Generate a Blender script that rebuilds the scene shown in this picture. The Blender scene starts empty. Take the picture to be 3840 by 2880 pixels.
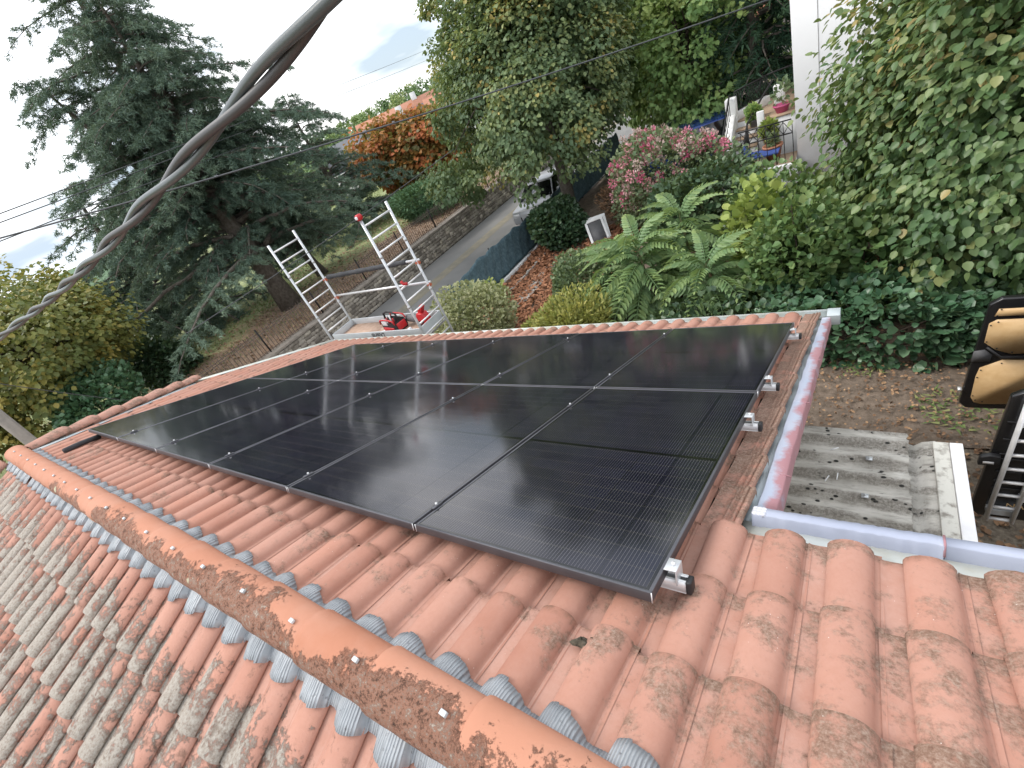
import bpy, math, random
import numpy as np
from mathutils import Vector, Matrix

SC = bpy.context.scene
COL = SC.collection
R = math.radians
rng = np.random.default_rng(7)
random.seed(7)

# ------------------------------------------------------------------ camera
cam_d = bpy.data.cameras.new("camera")
cam = bpy.data.objects.new("camera", cam_d)
COL.objects.link(cam)
cam_d.sensor_width = 36.0
cam_d.sensor_fit = 'HORIZONTAL'
cam_d.lens = 16.608
cam_d.clip_start = 0.02
cam_d.clip_end = 3000.0
CR = ((0.80206, 0.471523, -0.366557), (0.020269, -0.634886, -0.77234), (-0.596898, 0.612034, -0.518774))
CP = (0.4975, -0.6651, 1.3713)
cam.matrix_world = Matrix(((CR[0][0], -CR[1][0], -CR[2][0], CP[0]),
                           (CR[0][1], -CR[1][1], -CR[2][1], CP[1]),
                           (CR[0][2], -CR[1][2], -CR[2][2], CP[2]),
                           (0, 0, 0, 1)))
SC.camera = cam

# ------------------------------------------------------------------ sky and sun
SUN_AZ, SUN_EL = -112.0, 50.0     # azimuth from +Y towards +X
world = bpy.data.worlds.new("World")
SC.world = world
world.use_nodes = True
wt = world.node_tree
wt.nodes.clear()
def wn(t, **k):
    n = wt.nodes.new(t)
    for a, b in k.items():
        setattr(n, a, b)
    return n
w_out = wn('ShaderNodeOutputWorld')
w_bg = wn('ShaderNodeBackground')
w_sky = wn('ShaderNodeTexSky', sky_type='NISHITA', sun_disc=False)
w_sky.sun_elevation = R(SUN_EL)
w_sky.sun_rotation = R(SUN_AZ)
w_sky.air_density = 1.0
w_sky.dust_density = 2.0
w_tc = wn('ShaderNodeTexCoord')
w_map = wn('ShaderNodeMapping')
w_map.inputs['Scale'].default_value = (1.0, 1.0, 4.2)
w_map.inputs['Rotation'].default_value = (0.0, 0.12, 0.3)
w_no = wn('ShaderNodeTexNoise')
w_no.inputs['Scale'].default_value = 2.6
w_no.inputs['Detail'].default_value = 5.0
w_no.inputs['Roughness'].default_value = 0.5
w_rmp = wn('ShaderNodeValToRGB')
w_rmp.color_ramp.elements[0].position = 0.36
w_rmp.color_ramp.elements[0].color = (0.60, 0.60, 0.60, 1)
w_rmp.color_ramp.elements[1].position = 0.58
w_rmp.color_ramp.elements[1].color = (1.0, 1.0, 1.0, 1)
w_no2 = wn('ShaderNodeTexNoise')
w_no2.inputs['Scale'].default_value = 3.4
w_no2.inputs['Detail'].default_value = 4.0
w_r2 = wn('ShaderNodeValToRGB')
w_r2.color_ramp.elements[0].position = 0.36
w_r2.color_ramp.elements[0].color = (3.6, 4.3, 5.05, 1)
w_r2.color_ramp.elements[1].position = 0.56
w_r2.color_ramp.elements[1].color = (11.6, 11.6, 11.7, 1)
w_mix = wn('ShaderNodeMix', data_type='RGBA')
wl = wt.links.new
wl(w_tc.outputs['Generated'], w_map.inputs['Vector'])
wl(w_map.outputs[0], w_no.inputs['Vector'])
wl(w_map.outputs[0], w_no2.inputs['Vector'])
wl(w_no.outputs[0], w_rmp.inputs[0])
wl(w_no2.outputs[0], w_r2.inputs[0])
wl(w_rmp.outputs[0], w_mix.inputs[0])
wl(w_sky.outputs[0], w_mix.inputs[6])
wl(w_r2.outputs[0], w_mix.inputs[7])
wl(w_mix.outputs[2], w_bg.inputs['Color'])
w_bg.inputs['Strength'].default_value = 0.1
wl(w_bg.outputs[0], w_out.inputs[0])

sun_d = bpy.data.lights.new("sun", 'SUN')
sun_d.energy = 1.15
sun_d.angle = R(20)
sun_d.color = (1.0, 0.95, 0.88)
sun = bpy.data.objects.new("sun", sun_d)
COL.objects.link(sun)
_sd = Vector((math.sin(R(SUN_AZ)) * math.cos(R(SUN_EL)), math.cos(R(SUN_AZ)) * math.cos(R(SUN_EL)), math.sin(R(SUN_EL))))
sun.rotation_euler = _sd.to_track_quat('Z', 'Y').to_euler()
sun.location = _sd * 40

SC.view_settings.view_transform = 'Standard'
SC.view_settings.look = 'None'
SC.view_settings.exposure = 0.98
SC.view_settings.gamma = 1.0
SC.view_settings.use_curve_mapping = False
SC.render.engine = 'CYCLES'
SC.cycles.max_bounces = 6
SC.cycles.diffuse_bounces = 3
SC.cycles.glossy_bounces = 3
SC.cycles.transmission_bounces = 3
SC.cycles.transparent_max_bounces = 6
SC.cycles.use_denoising = True

# ------------------------------------------------------------------ materials
class NT:
    def __init__(s, name):
        s.m = bpy.data.materials.new(name)
        s.m.use_nodes = True
        s.t = s.m.node_tree
        s.b = s.t.nodes['Principled BSDF']
        s.o = s.t.nodes['Material Output']
    def n(s, typ, ins=None, **k):
        nd = s.t.nodes.new(typ)
        for a, b in k.items():
            setattr(nd, a, b)
        for a, b in (ins or {}).items():
            if isinstance(b, bpy.types.NodeSocket):
                s.t.links.new(b, nd.inputs[a])
            else:
                nd.inputs[a].default_value = b
        return nd
    def link(s, a, b):
        s.t.links.new(a, b)
    def set(s, key, v):
        if isinstance(v, bpy.types.NodeSocket):
            s.t.links.new(v, s.b.inputs[key])
        else:
            s.b.inputs[key].default_value = v
    def pos(s):
        return s.n('ShaderNodeNewGeometry').outputs['Position']
    def noise(s, vec, scale, detail=4, rough=0.55):
        return s.n('ShaderNodeTexNoise', {'Vector': vec, 'Scale': scale, 'Detail': detail, 'Roughness': rough}).outputs[0]
    def ramp(s, fac, stops):
        r = s.n('ShaderNodeValToRGB', {0: fac})
        e = r.color_ramp.elements
        while len(e) < len(stops):
            e.new(0.5)
        for i, (p, c) in enumerate(stops):
            e[i].position = p
            e[i].color = (c[0], c[1], c[2], 1) if hasattr(c, '__len__') else (c, c, c, 1)
        return r.outputs[0]
    def mix(s, f, a, b, mode='MIX'):
        m = s.n('ShaderNodeMix', data_type='RGBA', blend_type=mode)
        for i, v in ((0, f), (6, a), (7, b)):
            if isinstance(v, bpy.types.NodeSocket):
                s.link(v, m.inputs[i])
            else:
                m.inputs[i].default_value = v if i == 0 else (v[0], v[1], v[2], 1)
        return m.outputs[2]
    def math(s, op, a, b=0.0, clamp=False):
        m = s.n('ShaderNodeMath', operation=op, use_clamp=clamp)
        for i, v in ((0, a), (1, b)):
            if isinstance(v, bpy.types.NodeSocket):
                s.link(v, m.inputs[i])
            else:
                m.inputs[i].default_value = v
        return m.outputs[0]
    def bump(s, h, strength=0.3, dist=0.01):
        b = s.n('ShaderNodeBump', {'Height': h, 'Strength': strength, 'Distance': dist})
        s.link(b.outputs[0], s.b.inputs['Normal'])
    def rand(s):
        a = s.n('ShaderNodeObjectInfo').outputs['Random']
        b = s.n('ShaderNodeNewGeometry').outputs['Random Per Island']
        return s.math('FRACT', s.math('ADD', a, b))

def simple(name, c1, c2=None, scale=8.0, rough=0.6, metal=0.0, spec=0.5, bump=0.0, bscale=None, detail=5, lo=0.35, hi=0.65, bdist=0.01):
    t = NT(name)
    p = t.pos()
    if c2 is None:
        c2 = tuple(x * 0.8 for x in c1)
    f = t.noise(p, scale, detail)
    t.set('Base Color', t.ramp(f, [(lo, c1), (hi, c2)]))
    t.set('Roughness', rough)
    t.set('Metallic', metal)
    t.set('Specular IOR Level', spec)
    if bump:
        t.bump(t.noise(p, bscale or scale * 4, 6, 0.65), bump, bdist)
    return t.m

def tile_material(name, aged, grime=0.0):
    t = NT(name)
    p = t.pos()
    rnd = t.rand()
    uv = t.n('ShaderNodeUVMap').outputs[0]
    sep = t.n('ShaderNodeSeparateXYZ', {0: uv})
    along = sep.outputs[1]
    base = t.ramp(rnd, [(0.0, (0.36, 0.170, 0.122)), (0.3, (0.46, 0.245, 0.185)), (0.55, (0.41, 0.208, 0.155)), (0.8, (0.46, 0.222, 0.158)), (1.0, (0.44, 0.240, 0.185))])
    n1 = t.noise(p, 5.0, 5)
    base = t.mix(t.ramp(n1, [(0.38, 0.0), (0.7, 0.55)]), base, (0.48, 0.275, 0.215))
    base = t.mix(t.math('MULTIPLY', t.ramp(sep.outputs[0], [(0.26, 0.45), (0.33, 0.0)]), t.ramp(t.noise(p, 14.0, 4), [(0.35, 0.2), (0.6, 1.0)])), base, (0.50, 0.32, 0.265))
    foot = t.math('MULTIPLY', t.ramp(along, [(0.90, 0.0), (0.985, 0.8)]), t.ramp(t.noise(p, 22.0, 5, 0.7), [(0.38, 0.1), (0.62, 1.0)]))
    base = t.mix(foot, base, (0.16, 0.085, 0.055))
    n0 = t.noise(p, 55.0, 3, 0.7)
    base = t.mix(t.ramp(n0, [(0.4, 0.0), (0.75, 0.22)]), base, (0.36, 0.16, 0.10))
    # brown-grey dirt, stronger towards the foot of each tile
    n2 = t.noise(p, 11.0, 8, 0.68)
    n3 = t.noise(p, 60.0, 8, 0.75)
    n4 = t.noise(p, 2.1, 3)
    sp = t.n('ShaderNodeSeparateXYZ', {0: p})
    if aged:
        # pale grey lichen crust on this slope, thin next to the ridge
        yy = sp.outputs[1]
        d = t.math('MULTIPLY', t.math('SUBTRACT', -0.84, yy), 0.75)
        d = t.math('ADD', d, t.math('MULTIPLY', t.math('SUBTRACT', -1.5, sp.outputs[0]), 0.03))
        m = t.math('ADD', n2, t.math('MULTIPLY', t.math('SUBTRACT', along, 0.40), 0.20))
        m = t.math('ADD', m, t.math('MINIMUM', t.math('MAXIMUM', d, -0.22), 0.13))
        m = t.math('ADD', m, t.math('MULTIPLY', t.math('SUBTRACT', rnd, 0.5), 0.22))
        m = t.math('ADD', m, t.math('MULTIPLY', t.math('SUBTRACT', n3, 0.5), 0.5))
        zz = t.math('MULTIPLY', t.math('SUBTRACT', sep.outputs[0], 0.5), 0.10)
        m = t.math('ADD', m, zz)
        mask = t.ramp(m, [(0.56, 0.0), (0.66, 1.0)])
        lich = t.ramp(t.noise(p, 90.0, 6, 0.7), [(0.3, (0.23, 0.18, 0.145)), (0.46, (0.385, 0.335, 0.285)), (0.7, (0.48, 0.45, 0.40))])
        col = t.mix(mask, base, lich)
        dark = t.ramp(t.math('ADD', t.noise(p, 18.0, 8, 0.7), t.math('MULTIPLY', n4, 0.25)), [(0.70, 0.0), (0.80, 0.6)])
        col = t.mix(dark, col, (0.12, 0.075, 0.05))
        t.set('Base Color', col)
        h = t.math('ADD', t.math('MULTIPLY', mask, n3), t.math('MULTIPLY', n0, 0.15))
        t.bump(h, 0.9, 0.012)
    else:
        m = t.math('ADD', n2, t.math('MULTIPLY', t.math('SUBTRACT', along, 0.62), 0.16))
        m = t.math('ADD', m, t.math('MULTIPLY', t.math('SUBTRACT', n4, 0.5), 0.55))
        # right-hand wing and verge have more dirt
        m = t.math('ADD', m, t.math('MULTIPLY', t.math('MINIMUM', t.math('MAXIMUM', t.math('SUBTRACT', sp.outputs[0], -0.3), 0.0), 0.8), 0.13))
        m = t.math('ADD', m, grime)
        m = t.math('ADD', m, t.math('MULTIPLY', t.math('SUBTRACT', n3, 0.5), 0.42))
        mask = t.ramp(m, [(0.57, 0.0), (0.72, 0.8)])
        dirt = t.ramp(t.noise(p, 95.0, 6, 0.75), [(0.35, (0.10, 0.06, 0.042)), (0.5, (0.22, 0.145, 0.105)), (0.68, (0.36, 0.29, 0.235))])
        col = t.mix(mask, base, dirt)
        # scattered pale specks
        v = t.n('ShaderNodeTexVoronoi', {'Vector': p, 'Scale': 46.0}).outputs['Distance']
        speck = t.math('MULTIPLY', t.ramp(v, [(0.035, 1.0), (0.07, 0.0)]), t.ramp(t.noise(p, 6.0, 2), [(0.5, 0.0), (0.6, 0.9)]))
        col = t.mix(speck, col, (0.8, 0.72, 0.68))
        t.set('Base Color', col)
        t.bump(t.math('ADD', n0, t.math('MULTIPLY', mask, n3)), 0.35, 0.004)
    t.set('Roughness', 0.82)
    t.set('Specular IOR Level', 0.3)
    return t.m

M = {}
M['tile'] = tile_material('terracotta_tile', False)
M['tile_aged'] = tile_material('lichened_tile', True)
M['tile_dirty'] = tile_material('grimy_tile', False, 0.20)

def ridge_material():
    t = NT('ridge_terracotta')
    p = t.pos()
    rnd = t.rand()
    sp = t.n('ShaderNodeSeparateXYZ', {0: p})
    base = t.ramp(rnd, [(0.0, (0.42, 0.185, 0.115)), (0.5, (0.49, 0.235, 0.155)), (1.0, (0.45, 0.205, 0.13))])
    base = t.mix(t.ramp(t.noise(p, 7.0, 5), [(0.4, 0.0), (0.7, 0.5)]), base, (0.50, 0.27, 0.195))
    # grey-brown crust on the camera side of the crest, more towards +X
    side = t.math('MULTIPLY', t.math('SUBTRACT', -0.545, sp.outputs[1]), 3.6)
    n = t.noise(p, 14.0, 9, 0.72)
    n2 = t.noise(p, 3.0, 3)
    m = t.math('ADD', t.math('ADD', n, side), t.math('MULTIPLY', t.math('SUBTRACT', n2, 0.5), 1.25))
    m = t.math('ADD', m, t.math('MINIMUM', t.math('MULTIPLY', t.math('ADD', sp.outputs[0], 2.6), 0.085), 0.20))
    m = t.math('ADD', m, t.math('MULTIPLY', t.math('SUBTRACT', t.noise(p, 80.0, 5, 0.75), 0.5), 0.55))
    mask = t.ramp(m, [(0.58, 0.0), (0.68, 0.95)])
    crust = t.ramp(t.math('ADD', t.math('MULTIPLY', t.noise(p, 34.0, 8, 0.8), 0.7), t.math('MULTIPLY', t.noise(p, 140.0, 4, 0.7), 0.3)), [(0.38, (0.03, 0.02, 0.016)), (0.45, (0.15, 0.08, 0.055)), (0.50, (0.34, 0.17, 0.115)), (0.55, (0.22, 0.15, 0.115)), (0.62, (0.44, 0.38, 0.32)), (0.7, (0.56, 0.51, 0.44))])
    col = t.mix(mask, base, crust)
    v = t.n('ShaderNodeTexVoronoi', {'Vector': p, 'Scale': 4.2}).outputs['Distance']
    vv = t.math('ADD', v, t.math('MULTIPLY', t.math('SUBTRACT', t.noise(p, 30.0, 3), 0.5), 0.10))
    ring = t.math('MULTIPLY', t.ramp(vv, [(0.085, 1.0), (0.11, 0.0)]), t.ramp(t.noise(p, 2.3, 1), [(0.5, 0.0), (0.56, 0.85)]))
    col = t.mix(ring, col, (0.62, 0.60, 0.42))
    t.set('Base Color', col)
    t.set('Roughness', 0.85)
    t.set('Specular IOR Level', 0.25)
    t.bump(t.math('ADD', t.math('MULTIPLY', mask, t.noise(p, 70.0, 8, 0.75)), t.math('MULTIPLY', t.noise(p, 50, 3), 0.1)), 0.9, 0.012)
    return t.m
M['ridge'] = ridge_material()

def lead_material():
    t = NT('crinkled_lead')
    p = t.pos()
    uv = t.n('ShaderNodeUVMap').outputs[0]
    wv = t.n('ShaderNodeTexWave', {'Vector': uv, 'Scale': 3.4, 'Distortion': 0.8, 'Detail': 1.0, 'Detail Scale': 0.6}, bands_direction='X').outputs[1]
    col = t.ramp(t.noise(p, 9.0, 4), [(0.35, (0.31, 0.335, 0.36)), (0.65, (0.43, 0.455, 0.48))])
    spots = t.ramp(t.noise(p, 60.0, 6, 0.7), [(0.60, 0.0), (0.67, 0.8)])
    col = t.mix(spots, col, (0.13, 0.13, 0.14))
    col = t.mix(t.ramp(t.noise(p, 5.0, 4), [(0.62, 0.0), (0.75, 0.35)]), col, (0.45, 0.40, 0.27))
    col = t.mix(t.math('MULTIPLY', t.ramp(wv, [(0.0, 1.0), (0.45, 0.0)]), 0.55), col, (0.20, 0.21, 0.23))
    t.set('Base Color', col)
    t.set('Roughness', 0.55)
    t.set('Metallic', 0.15)
    t.bump(wv, 0.8, 0.005)
    return t.m
M['lead'] = lead_material()

def zinc_kerb():
    t = NT('faded_pink_zinc')
    p = t.pos()
    n = t.noise(p, 4.2, 6, 0.65)
    xo = t.n('ShaderNodeSeparateXYZ', {0: p}).outputs[0]
    n = t.math('ADD', n, t.math('MULTIPLY', t.math('SUBTRACT', xo, 0.195), 4.0))
    f = t.ramp(n, [(0.47, 0.0), (0.60, 0.85)])
    col = t.mix(f, t.ramp(t.noise(p, 3.0, 2), [(0.3, (0.36, 0.41, 0.52)), (0.7, (0.44, 0.46, 0.54))]), (0.40, 0.165, 0.175))
    col = t.mix(t.ramp(t.noise(p, 35.0, 5), [(0.6, 0.0), (0.75, 0.35)]), col, (0.55, 0.48, 0.50))
    t.set('Base Color', col)
    t.set('Roughness', 0.5)
    t.set('Metallic', 0.1)
    return t.m
M['zinc_pink'] = zinc_kerb()
M['zinc'] = simple('zinc_sheet', (0.42, 0.48, 0.50), (0.52, 0.56, 0.57), 3.0, 0.42, 0.25, 0.5)
M['zinc_light'] = simple('stained_zinc', (0.62, 0.66, 0.64), (0.50, 0.47, 0.36), 5.0, 0.5, 0.1, lo=0.45, hi=0.72)
M['zinc_blue'] = simple('painted_zinc', (0.40, 0.43, 0.53), (0.33, 0.36, 0.46), 3.0, 0.45, 0.1)
M['silicone'] = simple('white_sealant', (0.7, 0.7, 0.74), (0.62, 0.62, 0.68), 20, 0.35, bump=0.3)
M['alu'] = simple('aluminium', (0.62, 0.64, 0.66), (0.52, 0.54, 0.56), 14.0, 0.4, 0.45)
M['alu_bright'] = simple('bright_aluminium', (0.80, 0.80, 0.81), (0.70, 0.70, 0.71), 14.0, 0.35, 0.3)
M['alu_paint'] = simple('grey_coated_aluminium', (0.58, 0.61, 0.63), (0.50, 0.53, 0.55), 3.0, 0.45, 0.2)
M['black_frame'] = simple('black_anodised', (0.11, 0.11, 0.122), (0.135, 0.135, 0.148), 6.0, 0.45, 0.75, 0.6)
M['black_plastic'] = simple('black_plastic', (0.012, 0.012, 0.014), (0.02, 0.02, 0.022), 9.0, 0.5)
M['foam'] = simple('grey_foam', (0.035, 0.037, 0.042), (0.055, 0.057, 0.062), 12.0, 0.85, bump=0.3, bscale=30)
M['orange'] = simple('orange_plastic', (0.62, 0.17, 0.09), (0.5, 0.14, 0.08), 12.0, 0.5)
M['red'] = simple('red_plastic', (0.55, 0.02, 0.025), (0.42, 0.015, 0.02), 12.0, 0.45)
M['dark_fabric'] = simple('dark_fabric', (0.02, 0.02, 0.022), (0.035, 0.03, 0.032), 20.0, 0.8, bump=0.3)
M['white'] = simple('white_plastic', (0.8, 0.8, 0.8), (0.7, 0.7, 0.72), 8.0, 0.5)
M['plywood_deck'] = simple('plywood_deck', (0.42, 0.28, 0.20), (0.52, 0.36, 0.27), 9.0, 0.6)
M['plywood'] = simple('varnished_plywood', (0.62, 0.40, 0.19), (0.70, 0.48, 0.25), 10.0, 0.45, bump=0.06)
M['render_white'] = simple('white_render', (0.84, 0.85, 0.87), (0.80, 0.81, 0.83), 0.6, 0.9, bump=0.25, bscale=60)
M['white_paint'] = simple('white_masonry', (0.80, 0.80, 0.80), (0.70, 0.70, 0.69), 4.0, 0.85, bump=0.2, bscale=40)
M['cream_wall'] = simple('cream_render', (0.55, 0.48, 0.38), (0.48, 0.42, 0.34), 2.0, 0.9, bump=0.3, bscale=40)
M['iron'] = simple('black_iron', (0.015, 0.015, 0.017), (0.03, 0.028, 0.027), 20.0, 0.5, 0.4)
M['rust_iron'] = simple('weathered_iron', (0.10, 0.08, 0.065), (0.22, 0.17, 0.14), 15.0, 0.7, 0.2)
M['bark'] = simple('bark', (0.11, 0.085, 0.065), (0.06, 0.045, 0.035), 9.0, 0.95, bump=0.8, bscale=30, bdist=0.03)
M['bark_grey'] = simple('grey_bark', (0.16, 0.14, 0.12), (0.09, 0.075, 0.06), 9.0, 0.95, bump=0.8, bscale=30, bdist=0.03)
M['stem_green'] = simple('green_stem', (0.16, 0.20, 0.08), (0.22, 0.18, 0.10), 9.0, 0.7)
M['van_black'] = simple('black_car_paint', (0.010, 0.010, 0.011), (0.014, 0.013, 0.014), 3.0, 0.22, 0.0, 0.6)
M['van_glass'] = simple('dark_glass', (0.01, 0.011, 0.012), (0.012, 0.013, 0.014), 3.0, 0.06, 0.0, 0.6)
M['grey_plastic'] = simple('grey_plastic', (0.10, 0.10, 0.105), (0.13, 0.13, 0.135), 9.0, 0.6)
M['tyre'] = simple('tyre', (0.015, 0.015, 0.015), (0.025, 0.025, 0.025), 12.0, 0.85)
M['silver_paint'] = simple('silver_paint', (0.48, 0.49, 0.51), (0.44, 0.45, 0.47), 3.0, 0.3, 0.4)
M['blue_paint'] = simple('blue_paint', (0.02, 0.05, 0.20), (0.03, 0.07, 0.26), 3.0, 0.25, 0.2)
M['blue_cloth'] = simple('blue_cloth', (0.05, 0.10, 0.35), (0.04, 0.08, 0.28), 6.0, 0.7)
M['lamp_red'] = simple('red_lens', (0.35, 0.01, 0.01), (0.3, 0.01, 0.01), 5, 0.2)
M['pink_pot'] = simple('pink_plastic', (0.55, 0.10, 0.24), (0.48, 0.08, 0.2), 6.0, 0.5)
M['clay_pot'] = simple('clay_pot', (0.45, 0.20, 0.12), (0.38, 0.17, 0.1), 6.0, 0.7)
M['cobble'] = simple('concrete', (0.36, 0.34, 0.31), (0.27, 0.26, 0.24), 6.0, 0.9, bump=0.4)
M['stair_tread'] = simple('tan_tread', (0.42, 0.30, 0.20), (0.36, 0.26, 0.18), 6.0, 0.8)
M['cable'] = simple('cable_sheath', (0.08, 0.095, 0.094), (0.06, 0.072, 0.071), 9.0, 0.30, bump=0.12, bscale=90, bdist=0.002)
M['cable2'] = simple('cable_sheath_brown', (0.06, 0.058, 0.058), (0.045, 0.044, 0.044), 9.0, 0.45, bump=0.12, bscale=90, bdist=0.002)
M['wire'] = simple('wire_sheath', (0.05, 0.055, 0.06), (0.07, 0.075, 0.08), 9.0, 0.5)
M['wood_grey'] = simple('weathered_wood', (0.26, 0.23, 0.20), (0.18, 0.16, 0.14), 7.0, 0.9, bump=0.5)
M['coping'] = simple('coping_concrete', (0.33, 0.29, 0.25), (0.22, 0.19, 0.16), 5.0, 0.92, bump=0.5)
M['mortar'] = simple('mortar', (0.10, 0.085, 0.07), (0.06, 0.05, 0.045), 9.0, 0.95, bump=0.8, bdist=0.03)
M['slate'] = simple('slate_roof', (0.10, 0.11, 0.13), (0.08, 0.085, 0.10), 3.0, 0.6)
M['far_tile'] = simple('far_terracotta', (0.42, 0.19, 0.12), (0.35, 0.16, 0.1), 2.0, 0.85)
M['far_white'] = simple('far_render', (0.66, 0.66, 0.66), (0.6, 0.6, 0.6), 2.0, 0.9)
M['window_dark'] = simple('far_window', (0.03, 0.035, 0.04), (0.04, 0.045, 0.05), 2.0, 0.15)

def stone_material():
    t = NT('wall_stone')
    p = t.pos()
    rnd = t.rand()
    base = t.ramp(rnd, [(0.0, (0.20, 0.18, 0.155)), (0.3, (0.33, 0.295, 0.25)), (0.55, (0.42, 0.38, 0.33)), (0.8, (0.50, 0.455, 0.39)), (0.93, (0.60, 0.53, 0.43)), (1.0, (0.66, 0.60, 0.52))])
    col = t.mix(t.ramp(t.noise(p, 16, 6, 0.7), [(0.4, 0.0), (0.7, 0.6)]), base, (0.12, 0.10, 0.085))
    t.set('Base Color', col)
    t.set('Roughness', 0.95)
    t.set('Specular IOR Level', 0.15)
    t.bump(t.noise(p, 35, 8, 0.7), 0.8, 0.02)
    return t.m
M['stone'] = stone_material()

def fibro_material():
    t = NT('fibre_cement')
    p = t.pos()
    n = t.noise(p, 4.0, 6, 0.6)
    base = t.ramp(n, [(0.3, (0.38, 0.36, 0.32)), (0.55, (0.53, 0.505, 0.455)), (0.75, (0.62, 0.59, 0.545))])
    st = t.n('ShaderNodeMapping', {'Vector': p, 'Scale': (0.25, 1.0, 1.0)}).outputs[0]
    n2 = t.noise(st, 26.0, 8, 0.72)
    base = t.mix(t.ramp(n2, [(0.5, 0.0), (0.68, 0.6)]), base, (0.16, 0.14, 0.12))
    v = t.n('ShaderNodeMapping', {'Vector': p, 'Scale': (0.6, 1.0, 1.0)}).outputs[0]
    vd = t.n('ShaderNodeTexVoronoi', {'Vector': v, 'Scale': 26.0}).outputs['Distance']
    vd = t.math('ADD', vd, t.math('MULTIPLY', t.math('SUBTRACT', t.noise(p, 40, 4), 0.5), 0.2))
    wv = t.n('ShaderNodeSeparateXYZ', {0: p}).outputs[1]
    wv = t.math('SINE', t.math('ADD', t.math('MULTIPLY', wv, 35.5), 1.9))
    band = t.ramp(t.math('ADD', t.noise(st, 9.0, 7, 0.7), t.math('MULTIPLY', wv, 0.17)), [(0.52, 0.0), (0.66, 0.85)])  # streaky staining on each corrugation's flank; its darkness also paints in the relief
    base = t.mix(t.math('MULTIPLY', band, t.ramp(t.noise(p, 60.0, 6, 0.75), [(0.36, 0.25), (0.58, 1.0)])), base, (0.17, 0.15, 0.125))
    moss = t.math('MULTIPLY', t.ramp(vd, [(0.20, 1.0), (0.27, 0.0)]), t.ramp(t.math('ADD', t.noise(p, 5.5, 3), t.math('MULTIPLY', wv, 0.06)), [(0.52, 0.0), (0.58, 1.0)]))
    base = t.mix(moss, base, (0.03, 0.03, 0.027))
    t.set('Base Color', base)
    t.set('Roughness', 0.95)
    t.bump(t.math('ADD', n2, t.math('MULTIPLY', moss, 0.6)), 0.7, 0.01)
    return t.m
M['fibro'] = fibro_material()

def pv_material():
    """solar glass over dark cells: fine silver fingers along the panel, cell rows across, a black bar in the middle"""
    t = NT('solar_glass')
    uv = t.n('ShaderNodeUVMap').outputs[0]
    s = t.n('ShaderNodeSeparateXYZ', {0: uv})
    u, v = s.outputs[0], s.outputs[1]     # metres
    def dist_to_grid(x, step):
        fr = t.math('FRACT', t.math('DIVIDE', x, step))
        return t.math('MULTIPLY', t.math('ABSOLUTE', t.math('SUBTRACT', fr, 0.5)), step)   # step/2 at the grid line
    cu, cv, fu = 0.1687, 0.0860, 0.0126
    fing = t.math('GREATER_THAN', dist_to_grid(u, fu), fu / 2 - 0.00075)
    gapu = t.math('GREATER_THAN', dist_to_grid(u, cu), cu / 2 - 0.0013)
    gapv = t.math('GREATER_THAN', dist_to_grid(v, cv), cv / 2 - 0.0016)
    pads = t.math('GREATER_THAN', dist_to_grid(v, cv), cv / 2 - 0.007)
    mid = t.math('LESS_THAN', t.math('ABSOLUTE', t.math('SUBTRACT', v, 0.882)), 0.011)
    rim = t.math('LESS_THAN', t.math('MINIMUM', t.math('MINIMUM', u, t.math('SUBTRACT', 1.018, u)), t.math('MINIMUM', v, t.math('SUBTRACT', 1.761, v))), 0.010)
    cell = t.n('ShaderNodeVectorMath', {0: uv, 1: (1 / cu, 1 / cv, 1.0)}, operation='MULTIPLY').outputs[0]
    cell = t.n('ShaderNodeVectorMath', {0: cell}, operation='FLOOR').outputs[0]
    oi = t.n('ShaderNodeObjectInfo').outputs['Random']
    wn_ = t.n('ShaderNodeTexWhiteNoise', {'Vector': cell, 'W': oi}, noise_dimensions='4D').outputs[0]
    base = t.ramp(wn_, [(0.0, (0.0055, 0.0058, 0.0135)), (1.0, (0.0095, 0.0098, 0.020))])
    col = t.mix(t.math('MULTIPLY', fing, t.math('ADD', t.math('MULTIPLY', pads, 0.35), 0.50)), base, (0.15, 0.14, 0.135))
    col = t.mix(gapu, col, (0.004, 0.004, 0.005))
    col = t.mix(gapv, col, (0.030, 0.028, 0.028))
    col = t.mix(t.math('MAXIMUM', mid, rim), col, (0.003, 0.003, 0.004))
    p = t.pos()
    dust = t.ramp(t.noise(p, 2.2, 6, 0.7), [(0.45, 0.0), (0.8, 0.03)])
    col = t.mix(dust, col, (0.3, 0.28, 0.27))
    t.set('Base Color', col)
    t.set('Roughness', t.ramp(t.noise(p, 3.0, 5), [(0.3, 0.085), (0.7, 0.125)]))
    t.set('Specular IOR Level', 0.55)
    return t.m
M['pv'] = pv_material()

def leaf_material(name, stops, trans=0.28, rough=0.5, spec=0.35, gain=1.6):
    t = NT(name)
    a = t.n('ShaderNodeAttribute', attribute_name='tone').outputs['Fac']
    p = t.pos()
    f = t.math('ADD', a, t.math('MULTIPLY', t.math('SUBTRACT', t.noise(p, 1.3, 3), 0.5), 0.5))
    col = t.ramp(f, [(q, tuple(min(0.8, x * gain) for x in c)) for q, c in stops])
    t.set('Base Color', col)
    t.set('Roughness', rough)
    t.set('Specular IOR Level', spec)
    tr = t.n('ShaderNodeBsdfTranslucent', {'Color': t.mix(0.5, col, (0.30, 0.36, 0.06))})
    mx = t.n('ShaderNodeMixShader', {0: trans})
    t.link(t.b.outputs[0], mx.inputs[1])
    t.link(tr.outputs[0], mx.inputs[2])
    t.link(mx.outputs[0], t.o.inputs[0])
    return t.m
G = lambda *a: [(i / (len(a) - 1), c) for i, c in enumerate(a)]
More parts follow.
